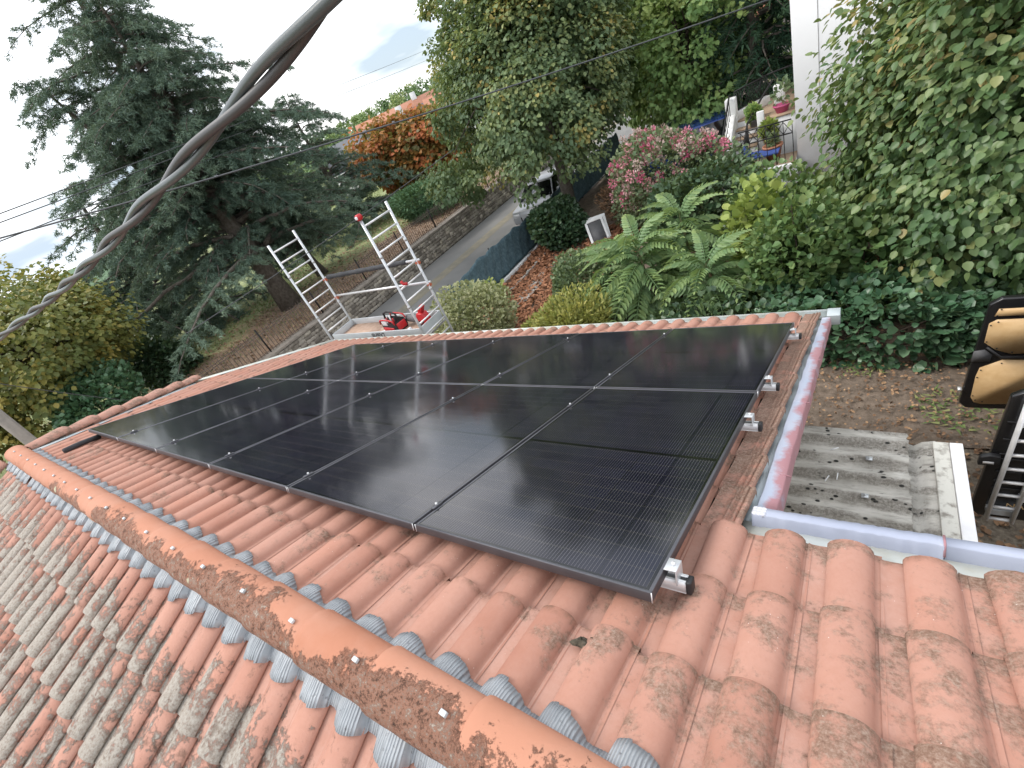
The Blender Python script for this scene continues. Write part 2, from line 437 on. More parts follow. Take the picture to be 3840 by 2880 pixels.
M['lf_linden'] = leaf_material('linden_leaf', [(0.0, (0.055, 0.090, 0.045)), (0.35, (0.090, 0.132, 0.064)), (0.7, (0.145, 0.185, 0.082)), (0.95, (0.22, 0.235, 0.09)), (1.0, (0.30, 0.24, 0.08))])
M['lf_right'] = leaf_material('broad_leaf', [(0.0, (0.05, 0.095, 0.038)), (0.4, (0.088, 0.14, 0.056)), (0.75, (0.14, 0.185, 0.076)), (0.97, (0.21, 0.22, 0.088)), (1.0, (0.28, 0.22, 0.09))], 0.3, 0.42, 0.45)
M['lf_light'] = leaf_material('bright_leaf', G((0.075, 0.135, 0.045), (0.135, 0.20, 0.07), (0.22, 0.265, 0.09)), gain=2.2)
M['lf_lime'] = leaf_material('lime_leaf', G((0.17, 0.24, 0.06), (0.27, 0.34, 0.09), (0.36, 0.38, 0.12)), 0.35, gain=1.3)
M['lf_yellow'] = leaf_material('yellow_green_leaf', G((0.15, 0.18, 0.05), (0.27, 0.28, 0.08), (0.40, 0.35, 0.10)), gain=1.3)
M['lf_walnut'] = leaf_material('walnut_leaf', G((0.075, 0.095, 0.03), (0.15, 0.155, 0.045), (0.26, 0.21, 0.055)))
M['lf_red'] = leaf_material('russet_leaf', [(0.0, (0.09, 0.085, 0.03)), (0.35, (0.20, 0.115, 0.035)), (0.7, (0.30, 0.12, 0.035)), (1.0, (0.34, 0.10, 0.045))])
M['lf_cedar'] = leaf_material('cedar_needle', G((0.030, 0.055, 0.044), (0.070, 0.108, 0.082), (0.145, 0.195, 0.140)), 0.12, 0.6, 0.25)
M['lf_fir'] = leaf_material('fir_needle', G((0.012, 0.032, 0.02), (0.028, 0.06, 0.034), (0.05, 0.095, 0.045)), 0.08, 0.6, 0.25)
M['lf_juniper'] = leaf_material('juniper_needle', G((0.03, 0.08, 0.04), (0.07, 0.14, 0.07), (0.12, 0.20, 0.10)), 0.1, 0.6)
M['lf_laurel'] = leaf_material('laurel_leaf', G((0.022, 0.06, 0.03), (0.055, 0.115, 0.06), (0.12, 0.19, 0.11)), 0.15, 0.35, 0.5)
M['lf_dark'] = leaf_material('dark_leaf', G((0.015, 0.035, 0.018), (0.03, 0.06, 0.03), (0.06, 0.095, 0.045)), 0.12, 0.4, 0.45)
M['lf_shrub'] = leaf_material('shrub_leaf', G((0.045, 0.095, 0.035), (0.09, 0.15, 0.055), (0.17, 0.22, 0.085)), 0.25, 0.4, 0.45)
M['lf_sumac'] = leaf_material('pinnate_leaf', G((0.07, 0.135, 0.06), (0.125, 0.20, 0.09), (0.215, 0.275, 0.10)), 0.3, 0.42, 0.4, gain=1.6)
M['lf_pale'] = leaf_material('variegated_leaf', G((0.15, 0.18, 0.09), (0.28, 0.29, 0.15), (0.42, 0.41, 0.26)), 0.2, gain=1.3)
M['lf_grey'] = leaf_material('grey_green_leaf', G((0.06, 0.10, 0.05), (0.11, 0.15, 0.08), (0.17, 0.20, 0.11)), 0.2)
M['lf_litter'] = leaf_material('dry_leaf', G((0.07, 0.045, 0.03), (0.17, 0.10, 0.06), (0.30, 0.19, 0.11)), 0.05, 0.8, 0.2)
M['lf_needles'] = leaf_material('needle_litter', G((0.14, 0.085, 0.055), (0.24, 0.15, 0.10), (0.34, 0.23, 0.155)), 0.05, 0.8, 0.2, gain=1.5)
M['lf_litter_red'] = leaf_material('rust_needle_litter', G((0.10, 0.05, 0.03), (0.20, 0.09, 0.05), (0.28, 0.14, 0.08)), 0.05, 0.8, 0.2)
M['lf_grass'] = leaf_material('grass_blade', G((0.06, 0.11, 0.035), (0.12, 0.17, 0.06), (0.22, 0.21, 0.09)), 0.2, 0.6, 0.2)
M['flower'] = leaf_material('pink_flower', G((0.55, 0.10, 0.22), (0.62, 0.20, 0.30), (0.62, 0.34, 0.36)), 0.25, 0.6, gain=1.3)
M['flower_pale'] = leaf_material('faded_flower', G((0.50, 0.30, 0.30), (0.55, 0.40, 0.37), (0.6, 0.48, 0.44)), 0.2, 0.6, gain=1.1)
M['lf_far'] = leaf_material('far_foliage', [(0.0, (0.055, 0.10, 0.05)), (0.4, (0.105, 0.16, 0.07)), (0.75, (0.17, 0.22, 0.085)), (1.0, (0.23, 0.24, 0.10))], 0.1, 0.7, 0.2)

def ground_material():
    t = NT('leafy_soil')
    p = t.pos()
    a = t.noise(p, 0.55, 5)
    b = t.noise(p, 7.0, 8, 0.7)
    soil = t.ramp(b, [(0.3, (0.10, 0.075, 0.055)), (0.5, (0.19, 0.145, 0.11)), (0.72, (0.28, 0.215, 0.165))])
    green = t.ramp(t.noise(p, 12.0, 6), [(0.35, (0.07, 0.09, 0.035)), (0.65, (0.14, 0.15, 0.06))])
    t.set('Base Color', t.mix(t.ramp(a, [(0.56, 0.0), (0.68, 0.55)]), soil, green))
    t.set('Roughness', 0.97)
    t.bump(t.noise(p, 22.0, 8, 0.7), 0.9, 0.03)
    return t.m
M['ground'] = ground_material()

def lawn_material():
    t = NT('dry_lawn')
    p = t.pos()
    a = t.noise(p, 0.28, 5, 0.6)
    b = t.noise(p, 5.0, 8, 0.7)
    gr = t.ramp(b, [(0.3, (0.15, 0.19, 0.08)), (0.55, (0.25, 0.28, 0.125)), (0.75, (0.34, 0.34, 0.165))])
    br = t.ramp(b, [(0.3, (0.22, 0.15, 0.10)), (0.55, (0.34, 0.235, 0.165)), (0.75, (0.42, 0.31, 0.22))])
    sp = t.n('ShaderNodeSeparateXYZ', {0: p})
    # bare, needle-strewn soil under the conifers next to the wall
    w = t.math('MULTIPLY', t.math('SUBTRACT', sp.outputs[0], -20.5), 0.12)
    w = t.math('ADD', w, t.math('MULTIPLY', t.math('SUBTRACT', 12.0, sp.outputs[1]), 0.02))
    m = t.math('ADD', a, t.math('MINIMUM', t.math('MAXIMUM', w, -0.12), 0.3))
    t.set('Base Color', t.mix(t.ramp(m, [(0.50, 0.0), (0.64, 1.0)]), gr, br))
    t.set('Roughness', 0.97)
    t.bump(t.noise(p, 18.0, 8, 0.7), 0.9, 0.04)
    return t.m
M['lawn'] = lawn_material()
M['road'] = simple('asphalt', (0.18, 0.178, 0.174), (0.225, 0.22, 0.21), 0.7, 0.9, bump=0.4, bscale=120, bdist=0.006)
M['road_band'] = simple('gritty_road_edge', (0.20, 0.185, 0.15), (0.27, 0.24, 0.175), 3.0, 0.95, bump=0.3, bscale=60)
M['gravel'] = simple('gravel', (0.24, 0.20, 0.15), (0.13, 0.105, 0.08), 26.0, 0.95, bump=1.0, bscale=45, bdist=0.02)

def screen_material():
    t = NT('blue_green_mesh_screen')
    p = t.pos()
    n = t.noise(p, 9.0, 8, 0.7)
    col = t.ramp(n, [(0.35, (0.045, 0.09, 0.115)), (0.55, (0.095, 0.16, 0.19)), (0.75, (0.18, 0.25, 0.28))])
    t.set('Base Color', col)
    t.set('Roughness', 0.8)
    t.bump(t.noise(p, 30.0, 6, 0.7), 0.8, 0.02)
    return t.m
M['screen'] = screen_material()

# ------------------------------------------------------------------ mesh helpers
def mesh_np(name, V, F, mat, parent=None, smooth=False, tone=None, uv=None):
    """V (n,3); F (m,k) with a fixed k, or a list of index lists"""
    V = np.asarray(V, np.float32)
    me = bpy.data.meshes.new(name)
    me.vertices.add(len(V))
    me.vertices.foreach_set('co', V.ravel())
    if isinstance(F, np.ndarray):
        k = F.shape[1]
        idx = F.ravel().astype(np.int32)
        starts = (np.arange(len(F)) * k).astype(np.int32)
        nf = len(F)
    else:
        idx = np.fromiter((i for f in F for i in f), np.int32)
        ln = np.fromiter((len(f) for f in F), np.int32)
        starts = np.concatenate(([0], np.cumsum(ln)[:-1])).astype(np.int32)
        nf = len(F)
    me.loops.add(len(idx))
    me.loops.foreach_set('vertex_index', idx)
    me.polygons.add(nf)
    me.polygons.foreach_set('loop_start', starts)
    if smooth:
        me.polygons.foreach_set('use_smooth', np.ones(nf, bool))
    me.update(calc_edges=True)
    if tone is not None:
        a = me.attributes.new('tone', 'FLOAT', 'FACE')
        a.data.foreach_set('value', np.asarray(tone, np.float32))
    if uv is not None:
        l = me.uv_layers.new(name='UVMap')
        l.data.foreach_set('uv', np.asarray(uv, np.float32)[idx].ravel())
    me.materials.append(M[mat] if isinstance(mat, str) else mat)
    o = bpy.data.objects.new(name, me)
    COL.objects.link(o)
    if parent is not None:
        o.parent = parent
    return o

class MB:
    def __init__(s):
        s.v, s.f = [], []
    def add(s, vs, fs):
        k = len(s.v)
        s.v.extend([tuple(p) for p in vs])
        s.f.extend([[i + k for i in f] for f in fs])
        return s
    def box(s, lo, hi, mtx=None):
        x0, y0, z0 = lo
        x1, y1, z1 = hi
        vs = [(x0, y0, z0), (x1, y0, z0), (x1, y1, z0), (x0, y1, z0), (x0, y0, z1), (x1, y0, z1), (x1, y1, z1), (x0, y1, z1)]
        if mtx is not None:
            vs = [tuple(mtx @ Vector(p)) for p in vs]
        return s.add(vs, [(0, 3, 2, 1), (4, 5, 6, 7), (0, 1, 5, 4), (1, 2, 6, 5), (2, 3, 7, 6), (3, 0, 4, 7)])
    def prism(s, poly, y0, y1, mtx=None, axis='y'):
        """poly of (a,b) in the two other axes, extruded along axis"""
        n = len(poly)
        def mk(a, b, t):
            return {'y': (a, t, b), 'x': (t, a, b), 'z': (a, b, t)}[axis]
        vs = [mk(a, b, y0) for a, b in poly] + [mk(a, b, y1) for a, b in poly]
        if mtx is not None:
            vs = [tuple(mtx @ Vector(p)) for p in vs]
        fs = [list(range(n))[::-1], list(range(n, 2 * n))] + [[i, (i + 1) % n, (i + 1) % n + n, i + n] for i in range(n)]
        return s.add(vs, fs)
    def tube(s, pts, r, n=8, caps=True):
        pts = [Vector(p) for p in pts]
        rr = r if hasattr(r, '__len__') else [r] * len(pts)
        up = Vector((0, 0, 1))
        rings = []
        prev = None
        for i, p in enumerate(pts):
            d = (pts[min(i + 1, len(pts) - 1)] - pts[max(i - 1, 0)]).normalized()
            a = prev if prev is not None else (up if abs(d.z) < 0.9 else Vector((1, 0, 0)))
            a = (a - d * a.dot(d))
            if a.length < 1e-6:
                a = Vector((1, 0, 0)) - d * d.x
            a.normalize()
            prev = a
            b = d.cross(a)
            rings.append([tuple(p + (a * math.cos(2 * math.pi * k / n) + b * math.sin(2 * math.pi * k / n)) * rr[i]) for k in range(n)])
        vs = [q for g in rings for q in g]
        fs = []
        for i in range(len(rings) - 1):
            for k in range(n):
                fs.append([i * n + k, i * n + (k + 1) % n, (i + 1) * n + (k + 1) % n, (i + 1) * n + k])
        if caps:
            fs.append(list(range(n))[::-1])
            fs.append([(len(rings) - 1) * n + k for k in range(n)])
        return s.add(vs, fs)
    def lathe(s, prof, c=(0, 0, 0), n=16):
        """prof of (r,z) from the bottom up"""
        vs = [(c[0] + r * math.cos(2 * math.pi * k / n), c[1] + r * math.sin(2 * math.pi * k / n), c[2] + z) for r, z in prof for k in range(n)]
        fs = [[i * n + k, i * n + (k + 1) % n, (i + 1) * n + (k + 1) % n, (i + 1) * n + k] for i in range(len(prof) - 1) for k in range(n)]
        fs.append(list(range(n))[::-1])
        fs.append([(len(prof) - 1) * n + k for k in range(n)])
        return s.add(vs, fs)
    def build(s, name, mat, parent=None, smooth=False, bevel=0.0, uv=None):
        o = mesh_np(name, s.v, s.f, mat, parent, smooth, uv=uv)
        if bevel:
            b = o.modifiers.new('bevel', 'BEVEL')
            b.width = bevel
            b.segments = 2
            b.limit_method = 'ANGLE'
        return o

def tag(o, label=None, cat=None, group=None, kind=None):
    for k, v in (('label', label), ('category', cat), ('group', group), ('kind', kind)):
        if v:
            o[k] = v
    return o
def thing(name, label, cat, loc=(0, 0, 0), group=None):
    o = bpy.data.objects.new(name, None)
    o.empty_display_size = 0.2
    o.location = loc
    COL.objects.link(o)
    return tag(o, label, cat, group)
def put(o, mtx):
    o.matrix_local = mtx
    return o
def dup(o, parent, mtx=None):
    c = o.copy()
    COL.objects.link(c)
    c.parent = parent
    if mtx is not None:
        c.matrix_local = mtx
    return c
def local(t, o):
    """parts are modelled in world coordinates; shift them under an Empty that stands at the thing's base"""
    o.matrix_parent_inverse = Matrix.Translation(Vector(t.location)).inverted()
    return o

# ------------------------------------------------------------------ roof frames
TH = R(20.5)
CT, ST = math.cos(TH), math.sin(TH)
YR = -0.54                        # ridge line
def W1(a, b, c):                  # south slope: a along ridge, b down the slope, c normal
    return (a, b * CT + c * ST, -b * ST + c * CT)
def W2(a, b, c):                  # mirrored slope on the camera's side
    p = W1(a, b, c)
    return (p[0], 2 * YR - p[1], p[2])
MR1 = Matrix(((1, 0, 0, 0), (0, CT, ST, 0), (0, -ST, CT, 0), (0, 0, 0, 1)))
def proj(p):
    d = [p[i] - CP[i] for i in range(3)]
    c = [sum(CR[r][i] * d[i] for i in range(3)) for r in range(3)]
    if c[2] < 0.05:
        return None
    return (512 + 472.4 * c[0] / c[2], 384 + 472.4 * c[1] / c[2], c[2])
ZG = -4.2                         # yard and road level
ZL = -3.15                        # lawn behind the stone wall
# ================================================================== the setting: ground, lawn, road, hills
def sheet(name, x0, x1, y0, y1, nx, ny, zf, mat, parent=None):
    xs = np.linspace(x0, x1, nx + 1)
    ys = np.linspace(y0, y1, ny + 1)
    X, Y = np.meshgrid(xs, ys)
    Z = zf(X, Y)
    V = np.stack([X.ravel(), Y.ravel(), Z.ravel()], 1)
    i = np.arange(nx * ny)
    a = (i // nx) * (nx + 1) + i % nx
    F = np.stack([a, a + 1, a + nx + 2, a + nx + 1], 1)
    return mesh_np(name, V, F, mat, parent, True)
_ph = rng.uniform(0, 6.28, 24)
def lump(X, Y, s, k=0):
    return (np.sin(X * s + _ph[k]) * np.cos(Y * s * 1.3 + _ph[k + 1]) + 0.5 * np.sin(X * s * 2.3 + Y * s * 1.7 + _ph[k + 2]))
tag(sheet('ground', -700, 700, -300, 900, 140, 120, lambda X, Y: ZG - 0.03 + 0.0 * X, 'ground'), kind='structure')
tag(sheet('garden_soil', -9.45, 6.0, 4.9, 15.0, 150, 100, lambda X, Y: ZG + 0.02 + 0.03 * lump(X, Y, 1.3) + 0.008 * lump(X, Y, 9.0, 5), 'ground'), kind='structure')
tag(sheet('yard_gravel', 0.2, 7.0, 0.9, 4.9, 60, 40, lambda X, Y: ZG + 0.012 + 0.008 * lump(X, Y, 4.0, 3), 'gravel'), kind='structure')
tag(sheet('road', -15.35, -9.55, -20, 120, 12, 120, lambda X, Y: ZG + 0.004 + 0.0 * X, 'road'), kind='structure')
tag(sheet('road_edge_band', -13.75, -13.15, -20, 60, 6, 160, lambda X, Y: ZG + 0.010 + 0.0 * X, 'road_band'), kind='structure')
def lawn_z(X, Y):
    d = np.clip((-15.9 - X) / 60.0, 0, 1)
    return ZL + 0.1 * lump(X, Y, 0.25) * np.clip((-16.2 - X) / 3, 0, 1) + 0.5 * d - 0.02
tag(sheet('lawn', -130, -15.62, -40, 90, 160, 160, lawn_z, 'lawn'), kind='structure')
def hill_z(X, Y):
    az = np.degrees(np.arctan2(X, Y))
    d = np.hypot(X, Y)
    e = np.clip((d - 110) / 130.0, 0, 1)
    e = e * e * (3 - 2 * e)
    h = 3.5 + 4.5 * np.exp(-((az + 33) / 16.0) ** 2) + 2.0 * np.exp(-((az + 5) / 20.0) ** 2)
    return np.where(d < 108, -9.0, -4.6) + e * (h + 4.6) * np.clip(1 - (d - 420) / 300.0, 0, 1) + 0.4 * lump(X, Y, 0.03) * e
tag(sheet('hills', -520, 400, -300, 620, 115, 115, hill_z, 'lf_far'), kind='structure')

# ================================================================== the house under the panels
house = thing('house', 'terracotta-tiled house roof in the foreground carrying the solar panels', 'house', (-3.4, -0.54, ZG))
def hp(mb, name, mat, parent=None, **k):
    o = mb.build(name, mat, parent or house, **k)
    if parent is None:
        local(house, o)
    return o
EAVE = 4.46
def left_edge(b):
    return -6.82 - max(0.0, min(b, 1.75) + 0.45) * 0.69
# walls
mb = MB()
mb.box((-8.1, -4.3, ZG - 0.2), (-0.02, 3.75, -1.72))
mb.add([(-8.1, -4.3, -1.72), (-8.1, 3.75, -1.72), (-8.1, -0.54, -0.2), (-0.02, -4.3, -1.72), (-0.02, 3.75, -1.72), (-0.02, -0.54, -0.2)],
       [(0, 2, 1), (3, 4, 5), (0, 3, 5, 2), (1, 2, 5, 4)])
hp(mb, 'wall', 'cream_wall')
mb = MB()
mb.box((0.18, -4.3, ZG - 0.2), (4.4, 0.30, -0.62))
hp(mb, 'wall', 'cream_wall')

# slopes: a board deck each, tiles laid on them
def deck(Wf, rect_list, name):
    mb = MB()
    for pl in rect_list:
        n = len(pl)
        vs = [Wf(a, b, -0.165) for a, b in pl] + [Wf(a, b, -0.20) for a, b in pl]
        mb.add(vs, [list(range(n)), list(range(n, 2 * n))[::-1]] + [[i, (i + 1) % n, (i + 1) % n + n, i + n] for i in range(n)])
    return hp(mb, name, 'mortar')
slope1 = deck(W1, [[(left_edge(-0.45), -0.45), (0.06, -0.45), (0.06, EAVE - 0.06), (-8.32, EAVE - 0.06), (-8.32, 1.75)], [(0.10, -0.45), (4.4, -0.45), (4.4, 0.50), (0.10, 0.50)]], 'roof_slope')
slope2 = deck(W2, [[(4.4, -0.45), (-6.9, -0.45), (-6.9, 4.4), (4.4, 4.4)]], 'roof_slope')
tag(slope1, 'clean orange tiled slope under the solar panels')
tag(slope2, 'grey lichened tiled slope left of the ridge')

PITCH = 0.1925
PROF = [(0.0, 0.0055), (0.010, 0.001), (0.030, 0.0), (0.054, 0.0008), (0.066, 0.002), (0.0665, 0.008), (0.0570, 0.0090), (0.0565, 0.0155), (0.064, 0.0270), (0.079, 0.0370), (0.098, 0.0435), (0.119, 0.0460), (0.140, 0.0440), (0.159, 0.0375), (0.173, 0.0275), (0.1820, 0.0140), (0.1845, 0.0045), (0.1925, 0.0032), (0.2045, 0.0030)]
TL = 0.385                         # tile length, 0.32 exposed
def tile_mesh(name, mat, prof=PROF, warp=0.0, seed=0, tilt=0.021):
    r = np.random.default_rng(seed)
    ys = [0.0, 0.19, TL - 0.010, TL]
    V, UV = [], []
    w = prof[-1][0]
    for j, y in enumerate(ys):
        for (x, z) in prof:
            zz = z + tilt * y / TL - (0.0022 if j == 3 else 0) + warp * math.sin(x / w * 3.1) * (y / TL - 0.5)
            xx = x
            if prof is PROF and 0.0563 < x < 0.1843 and z > 0.0085:          # the roll widens towards the foot of the tile
                t_ = y / TL
                xx = 0.121 + (x - 0.121) * (0.93 + 0.085 * t_)
                zz += z * (0.16 * t_ - 0.13)
            V.append((xx + (r.normal(0, 0.0005) if j else 0), y, zz))
            UV.append((x / w, y / TL))
    n = len(prof)
    for (x, z) in prof:                 # front lip going down
        V.append((x, TL - 0.003, z * 0.93 + 0.002))
        UV.append((x / w, 1.0))
    F = []
    for j in range(4):
        for i in range(n - 1):
            F.append((j * n + i, j * n + i + 1, (j + 1) * n + i + 1, (j + 1) * n + i))
    F = np.array(F)[:, ::-1]
    me_o = mesh_np(name, V, F[:, ::-1], mat, None, True, uv=UV)
    return me_o
def sharpen(o):
    m = o.data
    try:
        m.set_sharp_from_angle(angle=R(48))
    except Exception:
        pass
RIBPROF = [(-0.010, 0.003), (0.0, 0.0), (0.055, 0.0), (0.060, 0.009), (0.066, 0.009), (0.071, 0.001), (0.082, 0.001), (0.087, 0.012), (0.096, 0.013), (0.101, 0.004), (0.106, 0.012), (0.116, 0.014), (0.121, 0.010), (0.124, -0.012)]
tA = [tile_mesh('tile', 'tile', seed=i, warp=(i - 1) * 0.0015) for i in range(3)]
tB = [tile_mesh('tile', 'tile_aged', seed=10 + i, warp=(i - 1) * 0.0015) for i in range(3)]
tV = tile_mesh('verge_tile', 'tile_dirty', RIBPROF, seed=30, tilt=0.034)
for o in tA + tB + [tV]:
    sharpen(o)
C0 = -0.1475
ENDS = [-0.100, 0.237, 0.570, 0.885, 1.20, 1.52, 1.84, 2.15, 2.46, 2.77, 3.07, 3.38, 3.70, 4.03, 4.36 + 0.1]
X_CREST = 0.09 - 0.118
jobs = []        # (matrix, slope, kind, size, in_view)
def under_panels(a, b):
    return a > -6.3 and a + PITCH < -0.02 and b - TL > 0.22 and b < 3.52
for k, e in enumerate(ENDS):
    for j in range(-46, 24):
        a0 = X_CREST + PITCH * j
        if a0 < left_edge(e - 0.2) - 0.02:
            continue
        if e > 0.6 and a0 + PITCH > 0.06:
            continue
        if j > 22 or a0 > 4.2:
            continue
        jit = rng.normal(0, 1, 4)
        yaw = jit[0] * 0.010
        m = MR1 @ Matrix.Translation((a0 + jit[1] * 0.0012, e - TL + jit[2] * 0.007, C0 + abs(jit[3]) * 0.0012)) @ Matrix.Rotation(yaw, 4, 'Z')
        jobs.append([m, 0, 'tile', W1(a0 + 0.1, e - 0.16, -0.1), under_panels(a0, e)])
    if e > 0.6:
        jit = rng.normal(0, 1, 3)
        m = MR1 @ Matrix.Translation((-0.016 + jit[0] * 0.002, e - TL + jit[1] * 0.006, C0 + 0.001)) @ Matrix.Rotation(-0.075 + jit[2] * 0.012, 4, 'Z')
        jobs.append([m, 0, 'verge', W1(0.06, e - 0.16, -0.13), False])
MR2 = Matrix.Translation((0, 2 * YR, 0)) @ Matrix(((-1, 0, 0, 0), (0, -CT, -ST, 0), (0, -ST, CT, 0), (0, 0, 0, 1)))
for k in range(14):
    e = -0.075 + 0.325 * k
    for j in range(-8, 37):
        a0 = 0.02 + PITCH * j               # measured towards -X
        if a0 > 6.75:
            continue
        jit = rng.normal(0, 1, 4)
        m = MR2 @ Matrix.Translation((a0 + jit[1] * 0.002, e - TL + jit[2] * 0.006, C0 + abs(jit[3]) * 0.002)) @ Matrix.Rotation(jit[0] * 0.009, 4, 'Z')
        jobs.append([m, 1, 'tile', W2(-a0 - 0.1, e - 0.16, -0.1), False])
def px_size(p):
    q = proj(p)
    if q is None or not (-25 < q[0] < 1049 and -25 < q[1] < 793):
        return 0.0
    return 1.0 / q[2]
for jb in jobs:
    jb.append(0.0 if jb[4] else px_size(jb[3]))
cut = []
for s in (0, 1):
    own = sorted([jb for jb in jobs if jb[1] == s], key=lambda q: -q[5])
    for q in own:
        if q[2] == 'verge':
            q[5] = 99.0
    own.sort(key=lambda q: -q[5])
    cut += [id(q) for q in own[:(165 if s == 0 else 135)] if q[5] > 0]
cut = set(cut)
rest = {0: [], 1: []}
kk = 0
for q in jobs:
    m, s, kind = q[0], q[1], q[2]
    srcs = [tV] if kind == 'verge' else (tA if s == 0 else tB)
    kk += 1
    src = srcs[kk % len(srcs)]
    par = slope1 if s == 0 else slope2
    if id(q) in cut:
        o = src.copy()
        o.name = src.name.split('.')[0]
        COL.objects.link(o)
        o.parent = par
        o.matrix_parent_inverse = par.matrix_local.inverted() if False else Matrix.Identity(4)
        o.matrix_local = m
    else:
        rest[s].append((src, m))
def join_tiles(lst, mat, par):
    VV, FF, UU = [], [], []
    k = 0
    cache = {}
    for src, m in lst:
        if src.name not in cache:
            me = src.data
            v = np.empty(len(me.vertices) * 3, np.float32)
            me.vertices.foreach_get('co', v)
            f = np.empty(len(me.loops), np.int32)
            me.loops.foreach_get('vertex_index', f)
            u = np.empty(len(me.loops) * 2, np.float32)
            me.uv_layers[0].data.foreach_get('uv', u)
            uvv = np.zeros((len(me.vertices), 2), np.float32)
            uvv[f] = u.reshape(-1, 2)
            cache[src.name] = (v.reshape(-1, 3), f.reshape(-1, 4), uvv)
        v, f, u = cache[src.name]
        mm = np.array(m)
        VV.append(v @ mm[:3, :3].T + mm[:3, 3])
        FF.append(f + k)
        UU.append(u)
        k += len(v)
    o = mesh_np('tile_field', np.concatenate(VV), np.concatenate(FF), mat, par, True, uv=np.concatenate(UU))
    sharpen(o)
    tag(o, kind='stuff')
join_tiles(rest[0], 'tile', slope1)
join_tiles(rest[1], 'tile_aged', slope2)
for o in tA + tB + [tV]:
    bpy.data.objects.remove(o)

# lead flashing on both sides of the ridge
def tile_height(x):
    x = x % PITCH
    for (x0, z0), (x1, z1) in zip(PROF, PROF[1:]):
        if x0 <= x <= x1:
            return z0 + (z1 - z0) * (x - x0) / (x1 - x0 + 1e-9)
    return 0.0
def lead(Wf, a0, a1, sgn, seed):
    r = np.random.default_rng(seed)
    n = int((a1 - a0) / 0.0045)
    V, UV, F = [], [], []
    nb = 7
    wob = 0
    for i in range(n + 1):
        a = a0 + (a1 - a0) * i / n
        xl = (a - X_CREST) if sgn > 0 else (-a - 0.02)
        h = tile_height(xl)
        ph = (xl % PITCH) / PITCH
        if i % 9 == 0:
            wob = r.normal(0, 0.004)
        hump = max(0.0, math.sin(math.pi * min(1.0, max(0, (ph - 0.28)) / 0.70))) ** 0.55
        end = -0.402 + 0.020 * hump + wob + (0.0 if sgn > 0 else 0.004 + 0.012 * hump)
        top = -0.55
        for k in range(nb):
            b = top + (end - top) * k / (nb - 1)
            c = C0 + 0.020 + 0.012 * (1 - k / (nb - 1)) + h * (0.80 + 0.20 * k / (nb - 1)) + 0.0008 * r.normal()
            if k == nb - 1:
                c -= 0.004
            V.append(Wf(a, b, c))
            UV.append((a * 10.0, b * 10.0))
    for i in range(n):
        for k in range(nb - 1):
            q = i * nb + k
            F.append((q, q + nb, q + nb + 1, q + 1))
    o = mesh_np('ridge_flashing', V, np.array(F), 'lead', house, True, uv=UV)
    local(house, o)
    sol = o.modifiers.new('solid', 'SOLIDIFY')
    sol.thickness = 0.003
    return o
lead(W1, -6.72, 3.0, 1, 3)
lead(W2, -5.55, 3.0, -1, 4)
lead(W2, -6.85, -5.68, -1, 5)

# ridge tiles, one every 0.37 m, each with a pale clip
def ridge_tile(x0, seed, last=False):
    r = np.random.default_rng(seed)
    ln = 0.415
    V, F = [], []
    N = 15
    xs = [0.0, 0.004, 0.03, 0.2, 0.38, ln]
    for j, x in enumerate(xs):
        t = x / ln
        w = 0.097 - 0.010 * t - (0.003 if j == 0 else 0)
        hgt = 0.092 - 0.010 * t - (0.003 if j == 0 else 0)
        for k in range(N):
            an = math.pi * k / (N - 1)
            lum = 1 + 0.006 * math.sin(an * 3 + seed) + r.normal(0, 0.004)
            V.append((x0 + x, YR + math.cos(an) * w * lum, 0.080 + math.sin(an) ** 0.8 * hgt * lum - 0.006 * t))
    for j in range(len(xs) - 1):
        for k in range(N - 1):
            F.append((j * N + k, (j + 1) * N + k, (j + 1) * N + k + 1, j * N + k + 1))
    b = len(V)                       # thickness on the exposed end
    for k in range(N):
        an = math.pi * k / (N - 1)
        V.append((x0 + 0.001, YR + math.cos(an) * 0.080, 0.080 + math.sin(an) ** 0.8 * 0.074))
    for k in range(N - 1):
        F.append((k + 1, b + k + 1, b + k, k))
    o = mesh_np('ridge_tile', V, np.array(F), 'ridge', house, True)
    local(house, o)
    mb = MB()
    mb.box((-0.011, -0.007, -0.004), (0.011, 0.007, 0.008))
    c = mb.build('clip', 'alu_paint', o, bevel=0.002)
    c.matrix_local = Matrix.Translation((x0 + 0.30 + r.normal(0, 0.006), YR - 0.004, 0.166)) @ Matrix.Rotation(r.normal(0, 0.12), 4, 'Z')
    return o
for i in range(25):
    ridge_tile(-6.93 + 0.37 * i - 0.0, 50 + i)
# end cap of the ridge
mb = MB()
mb.lathe([(0.0, 0.0), (0.10, 0.0), (0.105, 0.03), (0.0, 0.05)], n=18)
e = hp(mb, 'ridge_end', 'ridge')
e.matrix_local = Matrix.Translation((-6.925 + 3.4, YR + 0.54, 0.085 - ZG)) @ Matrix.Rotation(R(-90), 4, 'Y')
e.matrix_parent_inverse = Matrix.Identity(4)

